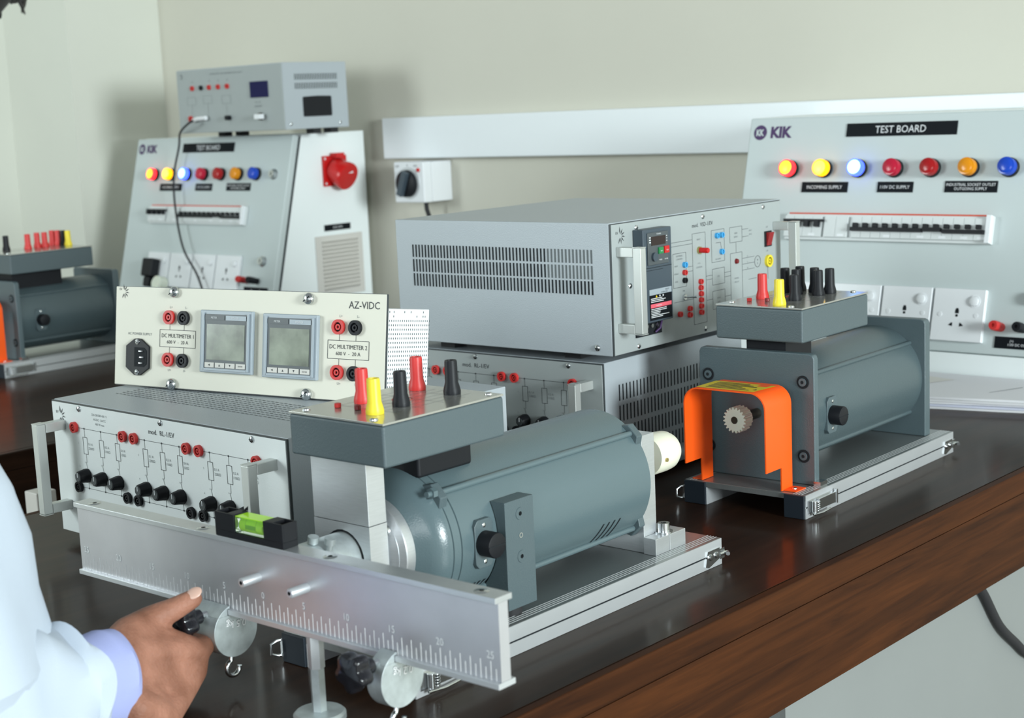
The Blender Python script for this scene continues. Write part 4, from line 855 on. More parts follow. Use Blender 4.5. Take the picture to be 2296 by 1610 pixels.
# ------------------------------------------------------------------ test boards
def lamp(parent, u, v, core, rim, M, lit):
    l = part('lamp_bezel', 'black_plastic', parent, lambda b: b.lathe([(0.0155, 0), (0.0155, 0.006), (0.0145, 0.0072), (0.0, 0.0072)], (u, v, 0), (0, 0, 1), 30), M)
    part('lens', rim, l, lambda b: (b.lathe([(0.0142, 0.0073), (0.0142, 0.0170), (0.0136, 0.0185), (0.0110, 0.0190)], (u, v, 0), (0, 0, 1), 30, rim), b.lathe([(0.0116, 0.0190), (0.0100, 0.0200), (0.005, 0.0207), (0, 0.0209)], (u, v, 0), (0, 0, 1), 26, core)), M)
def test_board(label, loc):
    t = thing('test_board', label, 'test board', loc, group=None)
    zt = loc[2]; c, s_ = math.cos(TH), math.sin(TH); TW = 0.600; S = 0.3868
    PF = Matrix.Rotation(-TH, 4, 'X') @ PY     # slanted face: v runs up the face from the top edge, so v is negative
    yb, zb = -S * s_, -S * c
    def cab(b):
        b.M = PX
        b.prism([(0.022, 0.0), (0.2170, 0.0), (0.2170, -zt), (yb, -zt), (yb, zb - 0.002), (yb + 0.022, zb - 0.002), (0.0225, -0.001)], 0.0, TW + 0.002)
    cb = part('cabinet', 'cabinet_white', t, cab, bevel=0.001)
    door = part('door', 'board_face_grey', t, lambda b: b.box(0, -S, -0.0175, TW, 0, 0), PF, bevel=0.0025)
    part('door_seal', 'slot_dark', t, lambda b: b.box(0.001, -S + 0.001, -0.0205, TW + 0.0008, -0.0005, -0.0178), PF)
    def lg(b):
        b.lathe([(0.0132, 0.0001), (0.0132, 0.0004), (0, 0.0004)], (0.0225, -0.0262, 0), (0, 0, 1), 30, 'ink_purple'); b.text('KK', 0.0225, -0.0262, 0.0105, 'board_face_grey', 0.0006, bold=True, sx=0.75)
        b.text('KIK', 0.0655, -0.0260, 0.0185, 'ink_purple', bold=True, sx=0.98)
    part('maker_logo', 'ink_purple', door, lg, PF)
    def sign(u0, v0, u1, v1, lines, h, m_='ink_white'):
        def f(b):
            b.box(u0, v0, 0, u1, v1, 0.0015, 'sign_black'); n = len(lines)
            for k, s in enumerate(lines): b.text(s, (u0 + u1) / 2, (v0 + v1) / 2 + (n - 1) * h * 0.72 - k * h * 1.44, h, m_, 0.0018, sx=0.92)
        part('name_plate', 'sign_black', door, f, PF, label='black engraved plate')
    sign(0.1934, -0.0373, 0.3926, -0.0148, ['TEST BOARD'], 0.0120)
    sign(0.1195, -0.1322, 0.2076, -0.1143, ['INCOMING SUPPLY'], 0.0060)
    sign(0.2630, -0.1318, 0.3272, -0.1142, ['110V DC SUPPLY'], 0.0056)
    sign(0.3828, -0.1315, 0.4715, -0.1131, ['INDUSTRIAL SOCKET OUTLET', 'OUTGOING SUPPLY'], 0.0047)
    sign(0.4957, -0.3758, 0.5810, -0.3575, ['(+)                 (-)', '110V DC OUTPUT'], 0.0040)
    for k, (a, b_) in enumerate((('lamp_red_on', 'lamp_red_rim'), ('lamp_yellow_on', 'lamp_yellow_rim'), ('lamp_blue_on', 'lamp_blue_rim'), ('lamp_off_crimson',) * 2, ('lamp_off_red',) * 2, ('lamp_off_amber',) * 2, ('lamp_off_blue',) * 2)):
        lamp(door, 0.0930 + k * 0.0659, -0.0920, a, b_, PF, k < 3)
    for v in (-0.0928, -0.2963): part('door_lock', 'steel', door, lambda b: (b.lathe([(0.0125, 0), (0.0125, 0.002), (0.0100, 0.0035), (0.0100, 0.009), (0.0088, 0.0105), (0, 0.0105)], (0.5510, v, 0), (0, 0, 1), 26), b.box(0.5498, v - 0.004, 0.0106, 0.5522, v + 0.004, 0.0109, 'slot_dark')), PF)
    hs = part('breaker_strip', 'breaker_white', door, lambda b: b.box(0.1010, -0.2148, 0, 0.4740, -0.1698, 0.0085), PF, bevel=0.0008)
    part('red_edge', 'breaker_red', hs, lambda b: b.box(0.1070, -0.1712, 0.0002, 0.4650, -0.1688, 0.0100), PF)
    part('strip_end', 'socket_white', hs, lambda b: b.box(0.4665, -0.2140, 0.0086, 0.4738, -0.1700, 0.0170), PF)
    def br(b):
        for g, (a, n, w) in enumerate(((0.1020, 4, 0.0180), (0.1790, 2, 0.022), (0.2310, 13, 0.0180))):
            for k in range(n): b.box(a + k * w, -0.2100, 0.0086, a + k * w + w - 0.0006, -0.1752, 0.0135)
        for u in (0.150, 0.205, 0.290, 0.350, 0.388, 0.425, 0.453): b.rect(u, -0.2085, u + 0.012, -0.2045, 0.0138, 'socket_white')
    part('breaker_body', 'breaker_white', hs, br, PF)
    for k in range(4): part('breaker_toggle', 'black_plastic', hs, lambda b: b.box(0.1040 + k * 0.0195, -0.1945 if 0 else -0.1940, 0.0137, 0.1040 + k * 0.0195 + 0.0085, -0.1830, 0.0225), PF, bevel=0.0006)
    part('toggle_tie', 'black_plastic', hs, lambda b: b.box(0.1030, -0.1850, 0.0137, 0.1790, -0.1815, 0.0215), PF)
    for k in range(13): part('breaker_toggle', 'black_plastic', hs, lambda b: b.box(0.2350 + k * 0.0180, -0.1930, 0.0137, 0.2350 + k * 0.0180 + 0.0085, -0.1860, 0.0200), PF, bevel=0.0006)
    for u0, u1, dz in ((0.2320, 0.3600, 0), (0.3615, 0.3930, 0.0015), (0.3955, 0.4655, -0.001)): part('toggle_tie', 'black_plastic', hs, lambda b: b.box(u0, -0.1995 + dz, 0.0137, u1, -0.1935 + dz, 0.0215), PF)
    for k in range(4):
        u0 = 0.1185 + k * 0.0905
        pl = part('socket_plate', 'socket_white', door, lambda b: b.box(u0, -0.3703, 0, u0 + 0.0865, -0.2868, 0.0085), PF, bevel=0.0012)
        def holes(b):
            cx, cz = u0 + 0.0418, -0.3300; k = 1.3
            def pr(pts): b.prism([(cx + p * k, cz + q * k) for p, q in pts], 0.0085, 0.0088)
            pr([(-0.0012, 0.0095), (0.0012, 0.0095), (0.0024, 0.0065), (0.0024, 0.0030), (-0.0024, 0.0030), (-0.0024, 0.0065)])
            b.lathe([(0.0022, 0.0085), (0.0022, 0.0088), (0, 0.0088)], (cx, cz + 0.0005, 0), (0, 0, 1), 12)
            pr([(-0.0098, -0.0118), (-0.0045, -0.0130), (-0.0045, -0.0085), (-0.0062, -0.0085)]); pr([(0.0098, -0.0118), (0.0045, -0.0130), (0.0045, -0.0085), (0.0062, -0.0085)])
        part('pin_holes', 'slot_dark', pl, holes, PF)
        part('rocker', 'socket_white', pl, lambda b: (b.ring(u0 + 0.0690, -0.3060, 0.0080, 0.0098, 0.0086, 0.0096, 'socket_white', 28), b.lathe([(0.0078, 0.0086), (0.0074, 0.0118), (0.006, 0.0124), (0, 0.0124)], (u0 + 0.0690, -0.3060, 0), (0, 0, 1), 26)), PF)
        for u in (0.0135, 0.0740): part('screw_cover', 'socket_white', pl, lambda b: b.lathe([(0.0036, 0.0086), (0.0034, 0.0092), (0, 0.0092)], (u0 + u, -0.3285, 0), (0, 0, 1), 16), PF)
    for u, m_ in ((0.5030, 'red_plastic'), (0.5400, 'black_plastic')): part('binding_post', m_, door, lambda b: (b.lathe([(0.0072, 0), (0.0072, 0.006), (0.0055, 0.0065), (0.0055, 0.010), (0.0078, 0.0105), (0.0080, 0.028), (0.0070, 0.031), (0.003, 0.031), (0.0028, 0.027), (0, 0.027)], (u, -0.3432, 0), (0, 0, 1), 24, m_, flute=12, fd=0.04)), PF, label=m_.split('_')[0] + ' binding post')
    # right flank: industrial socket, plate, louvre
    XS = TW + 0.0022
    PS = Matrix.Translation((XS, 0, 0)) @ PX; PT = Matrix.Translation((XS, 0.015, 0)) @ PX
    def cee(b):
        b.M = PS @ Matrix.Translation((0.010, 0, 0)); b.box(0.0690, 0.315 - zt, 0, 0.1420, 0.386 - zt, 0.006)
        for u, v in ((0.0745, 0.3795), (0.0745, 0.3215)): b.lathe([(0.003, 0.006), (0.0028, 0.0066), (0, 0.0066)], (u, v - zt, 0), (0, 0, 1), 12, 'ink_white')
    ce = part('industrial_socket', 'red_glossy', t, cee, PS, bevel=0.002, label='red industrial socket outlet')
    def cap(b):
        b.M = PS @ Matrix.Translation((0.010, 0, 0)); c0 = Vector((0.1050, 0.352 - zt, 0.004)); ax = Vector((0.12, -0.42, 1))
        b.lathe([(0.030, 0), (0.0315, 0.006), (0.0315, 0.030), (0.033, 0.031), (0.0335, 0.040), (0.032, 0.044), (0.020, 0.046), (0, 0.0465)], c0, ax, 40)
        b.box(0.0920, 0.381 - zt, 0.006, 0.1180, 0.392 - zt, 0.026)
    part('hinged_cap', 'red_glossy', ce, cap, PS)
    part('cap_label', 'ink_white', ce, lambda b: b.box(0.1140, 0.3440 - zt, 0.0500, 0.1290, 0.3500 - zt, 0.0512), PS)
    def sp(b): b.box(0.0590, 0.2105 - zt, 0, 0.1415, 0.2250 - zt, 0.0015, 'sign_black'); b.text('415V 3PH', 0.1000, 0.2178 - zt, 0.0052, 'ink_white', 0.0018)
    part('name_plate', 'sign_black', cb, sp, PT)
    lo = part('louvre', 'vent_grey', cb, lambda b: b.box(0.0270, 0.0560 - zt, 0, 0.1760, 0.2000 - zt, 0.003), PT, bevel=0.001)
    def lou(b):
        for k in range(13):
            z = 0.0700 + k * 0.0092 - zt; b.poly([(0.0450, z, 0.0031), (0.1580, z, 0.0031), (0.1580, z + 0.0055, 0.0085), (0.0450, z + 0.0055, 0.0085), (0.0450, z + 0.0068, 0.0031), (0.1580, z + 0.0068, 0.0031)], [(0, 1, 2, 3), (3, 2, 5, 4), (0, 3, 4), (1, 5, 2)])
    part('louvre_blade', 'vent_grey', lo, lou, PT)
    return t
TB1 = test_board('left grey KIK test board by the corner with an instrument standing on it', (-3.3585, 2.3734, 0.4401))
TB2 = test_board('right grey KIK test board under the wall trunking, cut off by the picture edge', (-1.5236, 2.3732, 0.4415))

# plug in the first socket of the left board, and yellowish plug next to it
PF1 = Matrix.Translation((-3.3585, 2.3734, 0.4401)) @ Matrix.Rotation(-TH, 4, 'X') @ PY
pg = MB(PF1); pg.box(0.130, -0.350, 0.0092, 0.172, -0.305, 0.034, 'black_plastic'); pg.box(0.138, -0.375, 0.012, 0.162, -0.350, 0.030, 'black_plastic')
tag(pg.build('power_plug', 'black_plastic', bevel=0.004), 'black mains plug in the first outlet of the left test board', 'plug')
pg = MB(PF1); pg.lathe([(0.019, 0.0092), (0.019, 0.030), (0.015, 0.034), (0, 0.034)], (0.196, -0.366, 0), (0, 0, 1), 28, 'nylon')
tag(pg.build('round_plug', 'nylon'), 'round ivory plug low beside the black mains plug', 'plug')

# ------------------------------------------------------------------ instrument on the left board
EV = thing('power_supply', 'small grey instrument with navy display standing on the left test board', 'lab instrument', (-3.0720, 2.2931, 0.4521), -0.0341)
EW, EH, ED = 0.3969, 0.1473, 0.1861
part('case', 'case_paint', EV, lambda b: b.box(0, 0.0022, 0, EW, ED, EH), bevel=0.0012)
pan = part('front_panel', 'panel_grey_shaded', EV, lambda b: b.box(0.0008, -0.001, 0.0008, EW - 0.0008, 0.002, EH - 0.002))
P2 = Matrix.Translation((0, -0.001, 0)) @ PY
def evp(b):
    logo(b, 0.0200, 0.1315, 0.009)
    b.text('POWER SUPPLY AND MEASURING UNIT mod. EV', 0.195, 0.1335, 0.0040, 'ink_light')
    for u, v in ((0.0550, 0.074), (0.1180, 0.076), (0.1900, 0.074)):
        b.frame(u - 0.017, v - 0.009, u + 0.017, v + 0.009, 0.0007, m='ink_light'); b.line(u, v - 0.009, u, 0.040, 0.0006, m='ink_light')
    for u in (0.0625, 0.1290, 0.1638, 0.1983): b.text('24V', u, 0.118, 0.0034, 'ink_light')
    b.text('AC   DC', 0.308, 0.0640, 0.004, 'ink_light'); b.text('MEASURE', 0.308, 0.0550, 0.0045, 'ink_light')
    b.text('0-24V   5A', 0.09, 0.0190, 0.0030, 'ink_light'); b.text('I', 0.2, 0.018, 0.003, 'ink_light')
part('printed_diagram', 'ink_light', pan, evp, P2)
for u, m_ in ((0.0625, 'red_plastic'), (0.0975, 'black_plastic'), (0.1290, 'red_plastic'), (0.1638, 'red_plastic'), (0.1983, 'red_plastic')): socket(pan, u, 0.1035, m_, P2, 0.0058)
part('display', 'screen_navy', pan, lambda b: b.box(0.2838, 0.0742, 0, 0.3470, 0.1098, 0.003), P2, bevel=0.0005)
socket(pan, 0.0480, 0.0330, 'red_plastic', P2, 0.0070)
part('white_connector', 'socket_white', pan, lambda b: b.tube([(0.062, 0.0290, 0.004), (0.085, 0.0325, 0.010), (0.120, 0.0340, 0.010)], 0.0052), P2)
part('small_knob', 'black_plastic', pan, lambda b: b.cyl((0.1994, 0.0321, 0), (0, 0, 1), 0.0056, 0.012), P2)
part('selector', 'socket_white', pan, lambda b: (b.cyl((0.3170, 0.0317, 0), (0, 0, 1), 0.0085, 0.006, 'dark_metal'), b.box(0.3150, 0.0265, 0.006, 0.3330, 0.0370, 0.020)), P2)
PS = Matrix.Translation((EW, 0, 0)) @ PX
def evv(b):
    for z0 in (0.1085, 0.0885):
        for k in range(26): b.rect(0.0345 + k * 0.0048, z0, 0.0345 + k * 0.0048 + 0.0026, z0 + 0.0135, 0.0003, 'slot_mid')
part('side_vents', 'slot_mid', EV, evv, PS)
part('recessed_grip', 'black_plastic', EV, lambda b: b.prism([(0.0560, 0.0270), (0.1355, 0.0270), (0.1372, 0.0300), (0.1372, 0.0690), (0.1350, 0.0715), (0.0955, 0.0725), (0.0565, 0.0710), (0.0545, 0.0680), (0.0545, 0.0295)], 0.0001, 0.0012), PS)
for u, v in ((0.018, 0.0120), (0.160, 0.0110)): screw(EV, u, v, 0.0036, PS)
for x in (0.012, EW - 0.05):
    for y in (0.10, ED - 0.035): part('foot', 'rubber', EV, lambda b: b.box(x, y, -0.0118, x + 0.026, y + 0.022, 0))
cb = MB(); cb.tube([(-2.984, 2.265, 0.481), (-2.992, 2.255, 0.474), (-3.050, 2.275, 0.455), (-3.120, 2.322, 0.430), (-3.1477, 2.339, 0.415), (-3.1515, 2.322, 0.351), (-3.1297, 2.302, 0.276), (-3.0788, 2.278, 0.181), (-3.0134, 2.263, 0.121), (-2.9762, 2.251, 0.076), (-2.9700, 2.248, 0.066)], 0.0026, 'rubber', 10, fine=6)
cbl = tag(cb.build('cable', 'rubber'), 'thin dark cable hanging from the small instrument across the left test board', 'cable')

# ------------------------------------------------------------------ on the back wall
tag(MB().box(-2.6920, 2.5915, 0.3715, 0.90, 2.6203, 0.4668).build('cable_trunking', 'trunking_white', bevel=0.003), 'long white cable trunking running along the back wall', 'trunking')
SW = thing('isolator_switch', 'white wall isolator box with large black rotary knob below the trunking end', 'switch', (-2.5930, 2.620, 0.2735))
cover = part('cover', 'socket_white', SW, lambda b: b.box(0, -0.094, 0, 0.0955, -0.0665, 0.0930), bevel=0.003)
part('back_box', 'socket_white', SW, lambda b: b.box(0.001, -0.0655, 0.0005, 0.0945, -0.0002, 0.0920), bevel=0.002)
P2 = Matrix.Translation((0, -0.094, 0)) @ PY
part('dial_plate', 'anodised', cover, lambda b: b.lathe([(0.0365, 0.0001), (0.0360, 0.002), (0, 0.002)], (0.0470, 0.0450, 0), (0, 0, 1), 40), P2)
rk = part('rotary_knob', 'black_plastic', cover, lambda b: b.lathe([(0.0310, 0.0021), (0.0305, 0.010), (0.029, 0.011), (0, 0.011)], (0.0445, 0.0440, 0), (0, 0, 1), 40), P2)
part('knob_grip', 'drive_case', rk, lambda b: b.box(-0.029, -0.008, 0.0111, 0.029, 0.008, 0.024), P2 @ Matrix.Translation((0.0445, 0.0440, 0)) @ Matrix.Rotation(math.radians(68), 4, 'Z'), bevel=0.002)
part('red_lamp', 'red_glossy', cover, lambda b: b.lathe([(0.0050, 0), (0.004, 0.003), (0, 0.004)], (0.0795, 0.0745, 0), (0, 0, 1), 16), P2)
part('switch_print', 'ink', cover, lambda b: (b.text('OFF', 0.012, 0.083, 0.005), b.text('0', 0.045, 0.085, 0.005), b.text('ON', 0.070, 0.084, 0.005)), P2)
part('cable_gland', 'rubber', SW, lambda b: b.tube([(0.0560, -0.050, 0.002), (0.0570, -0.050, -0.018), (0.060, -0.042, -0.045), (0.064, -0.022, -0.120), (0.066, -0.012, -0.26)], 0.0052))

# ------------------------------------------------------------------ papers and the cable under the bench
random.seed(5)
for k in range(5):
    m_ = 'paper' if k != 1 else 'paper_lilac'; zf, zk = 0.0002 + k * 0.0038, 0.0002 + k * 0.0066
    sl = (0.25, 0.22, 0.27, 0.23, 0.25)[k]; xl, xr = -1.235 + 0.004 * (k % 3), -0.822 + 0.005 * (k % 2); n = 14; mb = MB(); V_ = []; fs = []
    def fy(x): return 2.156 + 0.0015 * (k % 3) + sl * (x + 1.04) + 0.0008 * math.sin(x * 40 + k * 2)
    def top(x, q): return (zf + 0.0032) * (1 - q) + (zk + 0.0062) * q
    for i in range(n + 1):
        x = xl + (xr - xl) * i / n; y0 = fy(x); y1 = 2.2715
        V_ += [(x, y0, zf), (x, y1, zk), (x, y1, zk + 0.0062), (x, y0, zf + 0.0032)]
    for i in range(n):
        for j in range(4): fs.append((i * 4 + j, i * 4 + (j + 1) % 4, i * 4 + 4 + (j + 1) % 4, i * 4 + 4 + j))
    fs += [(0, 1, 2, 3), (4 * n + 3, 4 * n + 2, 4 * n + 1, 4 * n)]
    mb.poly(V_, fs, m_)
    if k == 4:
        def flat(pts, m__): mb.poly([(x, fy(x) + (2.2715 - fy(x)) * q, top(x, q) + 0.0003) for x, q in pts], [tuple(range(len(pts)))], m__)
        flat([(-1.000, 0.30), (-0.998, 0.30), (-0.962, 0.62), (-0.964, 0.63)], 'ink_light')
        flat([(-1.160, 0.22), (-1.075, 0.75), (-1.140, 0.85), (-1.20, 0.5)], 'vent_grey')
        for q in range(3): flat([(-1.150 + q * 0.012, 0.36 + q * 0.09), (-1.149 + q * 0.012, 0.35 + q * 0.09), (-1.110 + q * 0.006, 0.58 + q * 0.06), (-1.111 + q * 0.006, 0.60 + q * 0.06)], 'ink_light')
    tag(mb.build('paper_sheaf', m_), 'white paper sheaf before the right test board, ' + ('lowest of its stack', 'second from bottom with lilac edge', 'middle of the stack', 'second from top', 'topmost with a printed slip')[k], 'papers', 'stacked papers before the right test board')
cb = MB(); cb.tube([(-0.8335, 1.775, -0.1240), (-0.8335, 1.795, -0.138), (-0.8335, 1.8211, -0.1615), (-0.8335, 1.8684, -0.2168), (-0.8335, 1.920, -0.2560), (-0.8335, 1.9624, -0.2851), (-0.8335, 2.05, -0.325), (-0.8335, 2.25, -0.36), (-0.8335, 2.5, -0.37)], 0.0060, 'rubber', 12, fine=6)
tag(cb.build('cable', 'rubber'), 'thick black cable drooping against the white side panel under the right bench', 'cable')

# ------------------------------------------------------------------ the person leaning over the bench end
pe = thing('person', 'person in white lab coat gripping the larger weight knob at the left edge', 'person', (-1.12, 0.30, -0.75))
PM = Matrix.Translation((1.12, -0.30, 0.75))
J = {'wrista': ((-1.0254, 0.6591, 0.0636), 0.0205), 'wristb': ((-1.0154, 0.6549, 0.0406), 0.0195), 'tcmc': ((-1.0379, 0.6857, 0.0750), 0.0160), 'tmcp': ((-1.0426, 0.7098, 0.0800), 0.0122), 'tip_ip': ((-1.0357, 0.7280, 0.0853), 0.0100), 'ttip': ((-1.0282, 0.7428, 0.0918), 0.0082), 'web': ((-1.0356, 0.7124, 0.0634), 0.0130), 'icm': ((-1.0293, 0.6828, 0.0637), 0.0165), 'imcp': ((-1.0268, 0.7384, 0.0467), 0.0132), 'ipip': ((-1.0544, 0.7619, 0.0434), 0.0095), 'idip': ((-1.0734, 0.7647, 0.0468), 0.0085), 'itip': ((-1.0802, 0.7557, 0.0461), 0.0075), 'mcm': ((-1.0265, 0.6794, 0.0493), 0.0175), 'mmcp': ((-1.0274, 0.7348, 0.0330), 0.0138), 'mpip': ((-1.0571, 0.7615, 0.0279), 0.0098), 'mdip': ((-1.0768, 0.7633, 0.0296), 0.0088), 'mtip': ((-1.0782, 0.7520, 0.0328), 0.0078), 'rcm': ((-1.0205, 0.6715, 0.0381), 0.0170), 'rmcp': ((-1.0211, 0.7191, 0.0223), 0.0130), 'rpip': ((-1.0467, 0.7415, 0.0177), 0.0092), 'rdip': ((-1.0674, 0.7450, 0.0188), 0.0084), 'rtip': ((-1.0703, 0.7350, 0.0225), 0.0074), 'lcm': ((-1.0013, 0.6622, 0.0289), 0.0165), 'lmcp': ((-1.0019, 0.6883, 0.0141), 0.0130), 'lpip': ((-1.0384, 0.7226, 0.0096), 0.0082), 'ldip': ((-1.0569, 0.7256, 0.0115), 0.0074), 'ltip': ((-1.0583, 0.7170, 0.0155), 0.0066), 'ibump': ((-1.0340, 0.7535, 0.0461), 0.0098), 'nail': ((-1.0238, 0.7391, 0.0970), 0.0000), 'elbow': ((-0.9783, 0.4387, 0.0929), 0.0400), 'cufftip': ((-1.0238, 0.6658, 0.0507), 0.0360), 'cuff2': ((-0.9971, 0.6255, 0.0617), 0.0370), 'slv1': ((-1.0079, 0.6281, 0.0549), 0.0400),}
HS = Matrix.Translation((-1.0 , 0.50, 0.60)) @ Matrix.Rotation(math.radians(-70), 4, 'X') @ Matrix.Translation((1.092, -0.545, -0.665))
FING = [('wrista', 'tcmc'), ('wristb', 'lcm'), ('wrista', 'icm'), ('wrista', 'mcm'), ('wristb', 'rcm'), ('wrista', 'wristb'), ('tcmc', 'tmcp'), ('tmcp', 'tip_ip'), ('tip_ip', 'ttip'), ('tcmc', 'web'), ('web', 'imcp'), ('icm', 'web'),
        ('icm', 'imcp'), ('imcp', 'ipip'), ('ipip', 'idip'), ('idip', 'itip'), ('mcm', 'mmcp'), ('mmcp', 'mpip'), ('mpip', 'mdip'), ('mdip', 'mtip'),
        ('rcm', 'rmcp'), ('rmcp', 'rpip'), ('rpip', 'rdip'), ('rdip', 'rtip'), ('lcm', 'lmcp'), ('lmcp', 'lpip'), ('lpip', 'ldip'), ('ldip', 'ltip'),
        ('imcp', 'ibump'), ('ibump', 'ipip'), ('imcp', 'mmcp'), ('mmcp', 'rmcp'), ('rmcp', 'lmcp'), ('icm', 'mmcp'), ('mcm', 'rmcp'), ('rcm', 'lmcp')]
def body(b):
    for a, c in FING: b.capsule(J[a][0], J[c][0], J[a][1], J[c][1])
    E = (-0.9783, 0.4387, 0.0929); W = (-1.024, 0.659, 0.052)
    b.capsule(W, (-1.006, 0.570, 0.068), 0.0235, 0.030); b.capsule((-1.006, 0.570, 0.068), E, 0.030, 0.038)
    SR = (-1.035, 0.385, 0.385); SL = (-1.335, 0.395, 0.385)
    b.capsule(E, SR, 0.040, 0.052); b.capsule(SL, (-1.40, 0.37, 0.12), 0.052, 0.040); b.capsule((-1.40, 0.37, 0.12), (-1.37, 0.53, -0.05), 0.038, 0.026)
    for k in range(4): b.capsule((-1.365 + k * 0.016 - 0.024, 0.54, -0.06), (-1.365 + k * 0.018 - 0.027, 0.575, -0.105), 0.012, 0.008)
    b.capsule((-1.335, 0.53, -0.055), (-1.315, 0.565, -0.09), 0.012, 0.009)
    b.capsule((-1.13, 0.33, -0.08), (-1.15, 0.44, 0.12), 0.125, 0.125); b.capsule((-1.15, 0.44, 0.12), (-1.19, 0.43, 0.30), 0.125, 0.110); b.capsule((-1.19, 0.43, 0.30), (-1.18, 0.41, 0.39), 0.10, 0.075)
    b.capsule((-1.22, 0.33, -0.10), (-1.10, 0.33, -0.10), 0.12, 0.12)
    b.capsule(SR, SL, 0.055, 0.055); b.capsule((-1.17, 0.40, 0.42), (-1.03, 0.455, 0.565), 0.058, 0.052)
    b.M = PM @ HS
    b.ball((-1.092, 0.545, 0.665), 0.088, sc_=(0.86, 1.05, 1.18)); b.capsule((-1.085, 0.60, 0.60), (-1.088, 0.57, 0.64), 0.045, 0.07)
    b.capsule((-1.080, 0.638, 0.655), (-1.078, 0.648, 0.632), 0.007, 0.011)       # nose
    b.capsule((-1.098, 0.632, 0.604), (-1.062, 0.632, 0.604), 0.008, 0.008)       # lips
    for x in (-1.172, -1.010): b.ball((x, 0.545, 0.645), 0.026, sc_=(0.35, 0.7, 1.15))
    b.M = PM
    for x in (-1.25, -1.09): b.capsule((x, 0.29, -0.14), (x, 0.24, -0.42), 0.090, 0.062); b.capsule((x, 0.24, -0.42), (x, 0.18, -0.70), 0.058, 0.042)
bd = part('body', 'skin', pe, body, PM)
rm = bd.modifiers.new('remesh', 'REMESH'); rm.mode = 'VOXEL'; rm.voxel_size = 0.0022; rm.use_smooth_shade = True
sm = bd.modifiers.new('smooth', 'SMOOTH'); sm.factor = 0.5; sm.iterations = 6
def nail(b):
    t_ = (Vector(J['ttip'][0]) - Vector(J['tip_ip'][0])).normalized(); c = Vector(J['ttip'][0]); toc = (Vector((0, 0, 0.482)) - c).normalized()
    n = (toc * 0.75 + Vector((0, 0, 1)) * 0.75); n = (n - t_ * n.dot(t_)).normalized(); s_ = t_.cross(n)
    R = Matrix((t_, s_, n)).transposed()
    b.ball(c + n * 0.0066 + t_ * 0.0030, 1.0, 'nail', 22, (0.0068, 0.0054, 0.0016), R)
part('thumbnail', 'nail', bd, nail, PM)
for x in (-1.118, -1.058): part('eye', 'socket_white', bd, lambda b: (b.ball((x, 0.6180, 0.668), 0.011, 'socket_white'), b.ball((x, 0.6270, 0.667), 0.0042, 'hair')), PM @ HS)
def hairf(b):
    rnd = random.Random(4)
    b.ball((-1.092, 0.528, 0.690), 0.094, sc_=(0.92, 1.04, 1.10), seg=30)
    for k in range(420):
        a = rnd.uniform(0, 6.283); e = rnd.uniform(-0.55, 1.5); d = Vector((math.cos(a) * math.cos(e), math.sin(a) * math.cos(e), math.sin(e)))
        if d.y > 0.45 and d.z < 0.45: continue
        p = Vector((-1.092, 0.528, 0.690)) + Vector((d.x * 0.088, d.y * 0.099, d.z * 0.104)); q = p + d * 0.006 + Vector((rnd.uniform(-1, 1), rnd.uniform(-1, 1), rnd.uniform(-1, 0.4))) * 0.010
        r2 = q + Vector((rnd.uniform(-1, 1), rnd.uniform(-1, 1), rnd.uniform(-1, 0.2))) * 0.010
        b.tube([p - d * 0.004, p + d * 0.006, q, r2], [0.0028, 0.0024, 0.0018, 0.0006], seg=5)
part('hair', 'hair', pe, hairf, PM @ HS)
def loft(b, rings, m=None, seg=48, fold=0.004, nf=9, thick=0.0015):
    """rings: (centre, axis_u, axis_v, ru, rv) -> cloth tube with an inner wall"""
    allr = []
    V = []
    for sgn in (0, 1):
        for i, (c, u, v, ru, rv) in enumerate(rings):
            row = []
            for k in range(seg):
                a = 2 * math.pi * k / seg
                f = fold * (math.sin(a * nf + i * 0.55) * 0.5 + math.sin(a * 3 - i * 0.8) * 0.6 + math.sin(i * 2.1 + a * 2) * 0.7)
                f += fold * 1.2 * math.sin(i * 1.3 + math.sin(a * 2 + i) * 1.5)
                q = Vector(c) + Vector(u) * math.cos(a) * (ru + f - sgn * thick) + Vector(v) * math.sin(a) * (rv + f - sgn * thick)
                row.append(len(V)); V.append(q)
            allr.append(row)
    n = len(rings); fs = []
    for s0 in (0, n):
        for i in range(n - 1):
            for k in range(seg): fs.append((allr[s0 + i][k], allr[s0 + i][(k + 1) % seg], allr[s0 + i + 1][(k + 1) % seg], allr[s0 + i + 1][k]))
    for e in (0, n - 1):
        for k in range(seg): fs.append((allr[e][k], allr[e][(k + 1) % seg], allr[n + e][(k + 1) % seg], allr[n + e][k]))
    b.poly(V, fs, m)
AXF = Vector((0.1992, -0.9635, 0.1786)); W0 = Vector((-1.0238, 0.6594, 0.0520))
U1 = AXF.cross(Vector((0, 0, 1))).normalized(); U2 = U1.cross(AXF).normalized()
def cuff(b): loft(b, [(W0 + AXF * t_ + Vector((0, 0, -0.004)), U1, U2, r1, r2) for t_, r1, r2 in ((0.002, 0.0310, 0.0410), (0.009, 0.0325, 0.0415), (0.018, 0.0325, 0.0405), (0.028, 0.0320, 0.0390), (0.040, 0.0310, 0.0375), (0.07, 0.031, 0.036))], fold=0.0009, nf=5)
part('shirt_cuff', 'shirt', pe, cuff, PM)
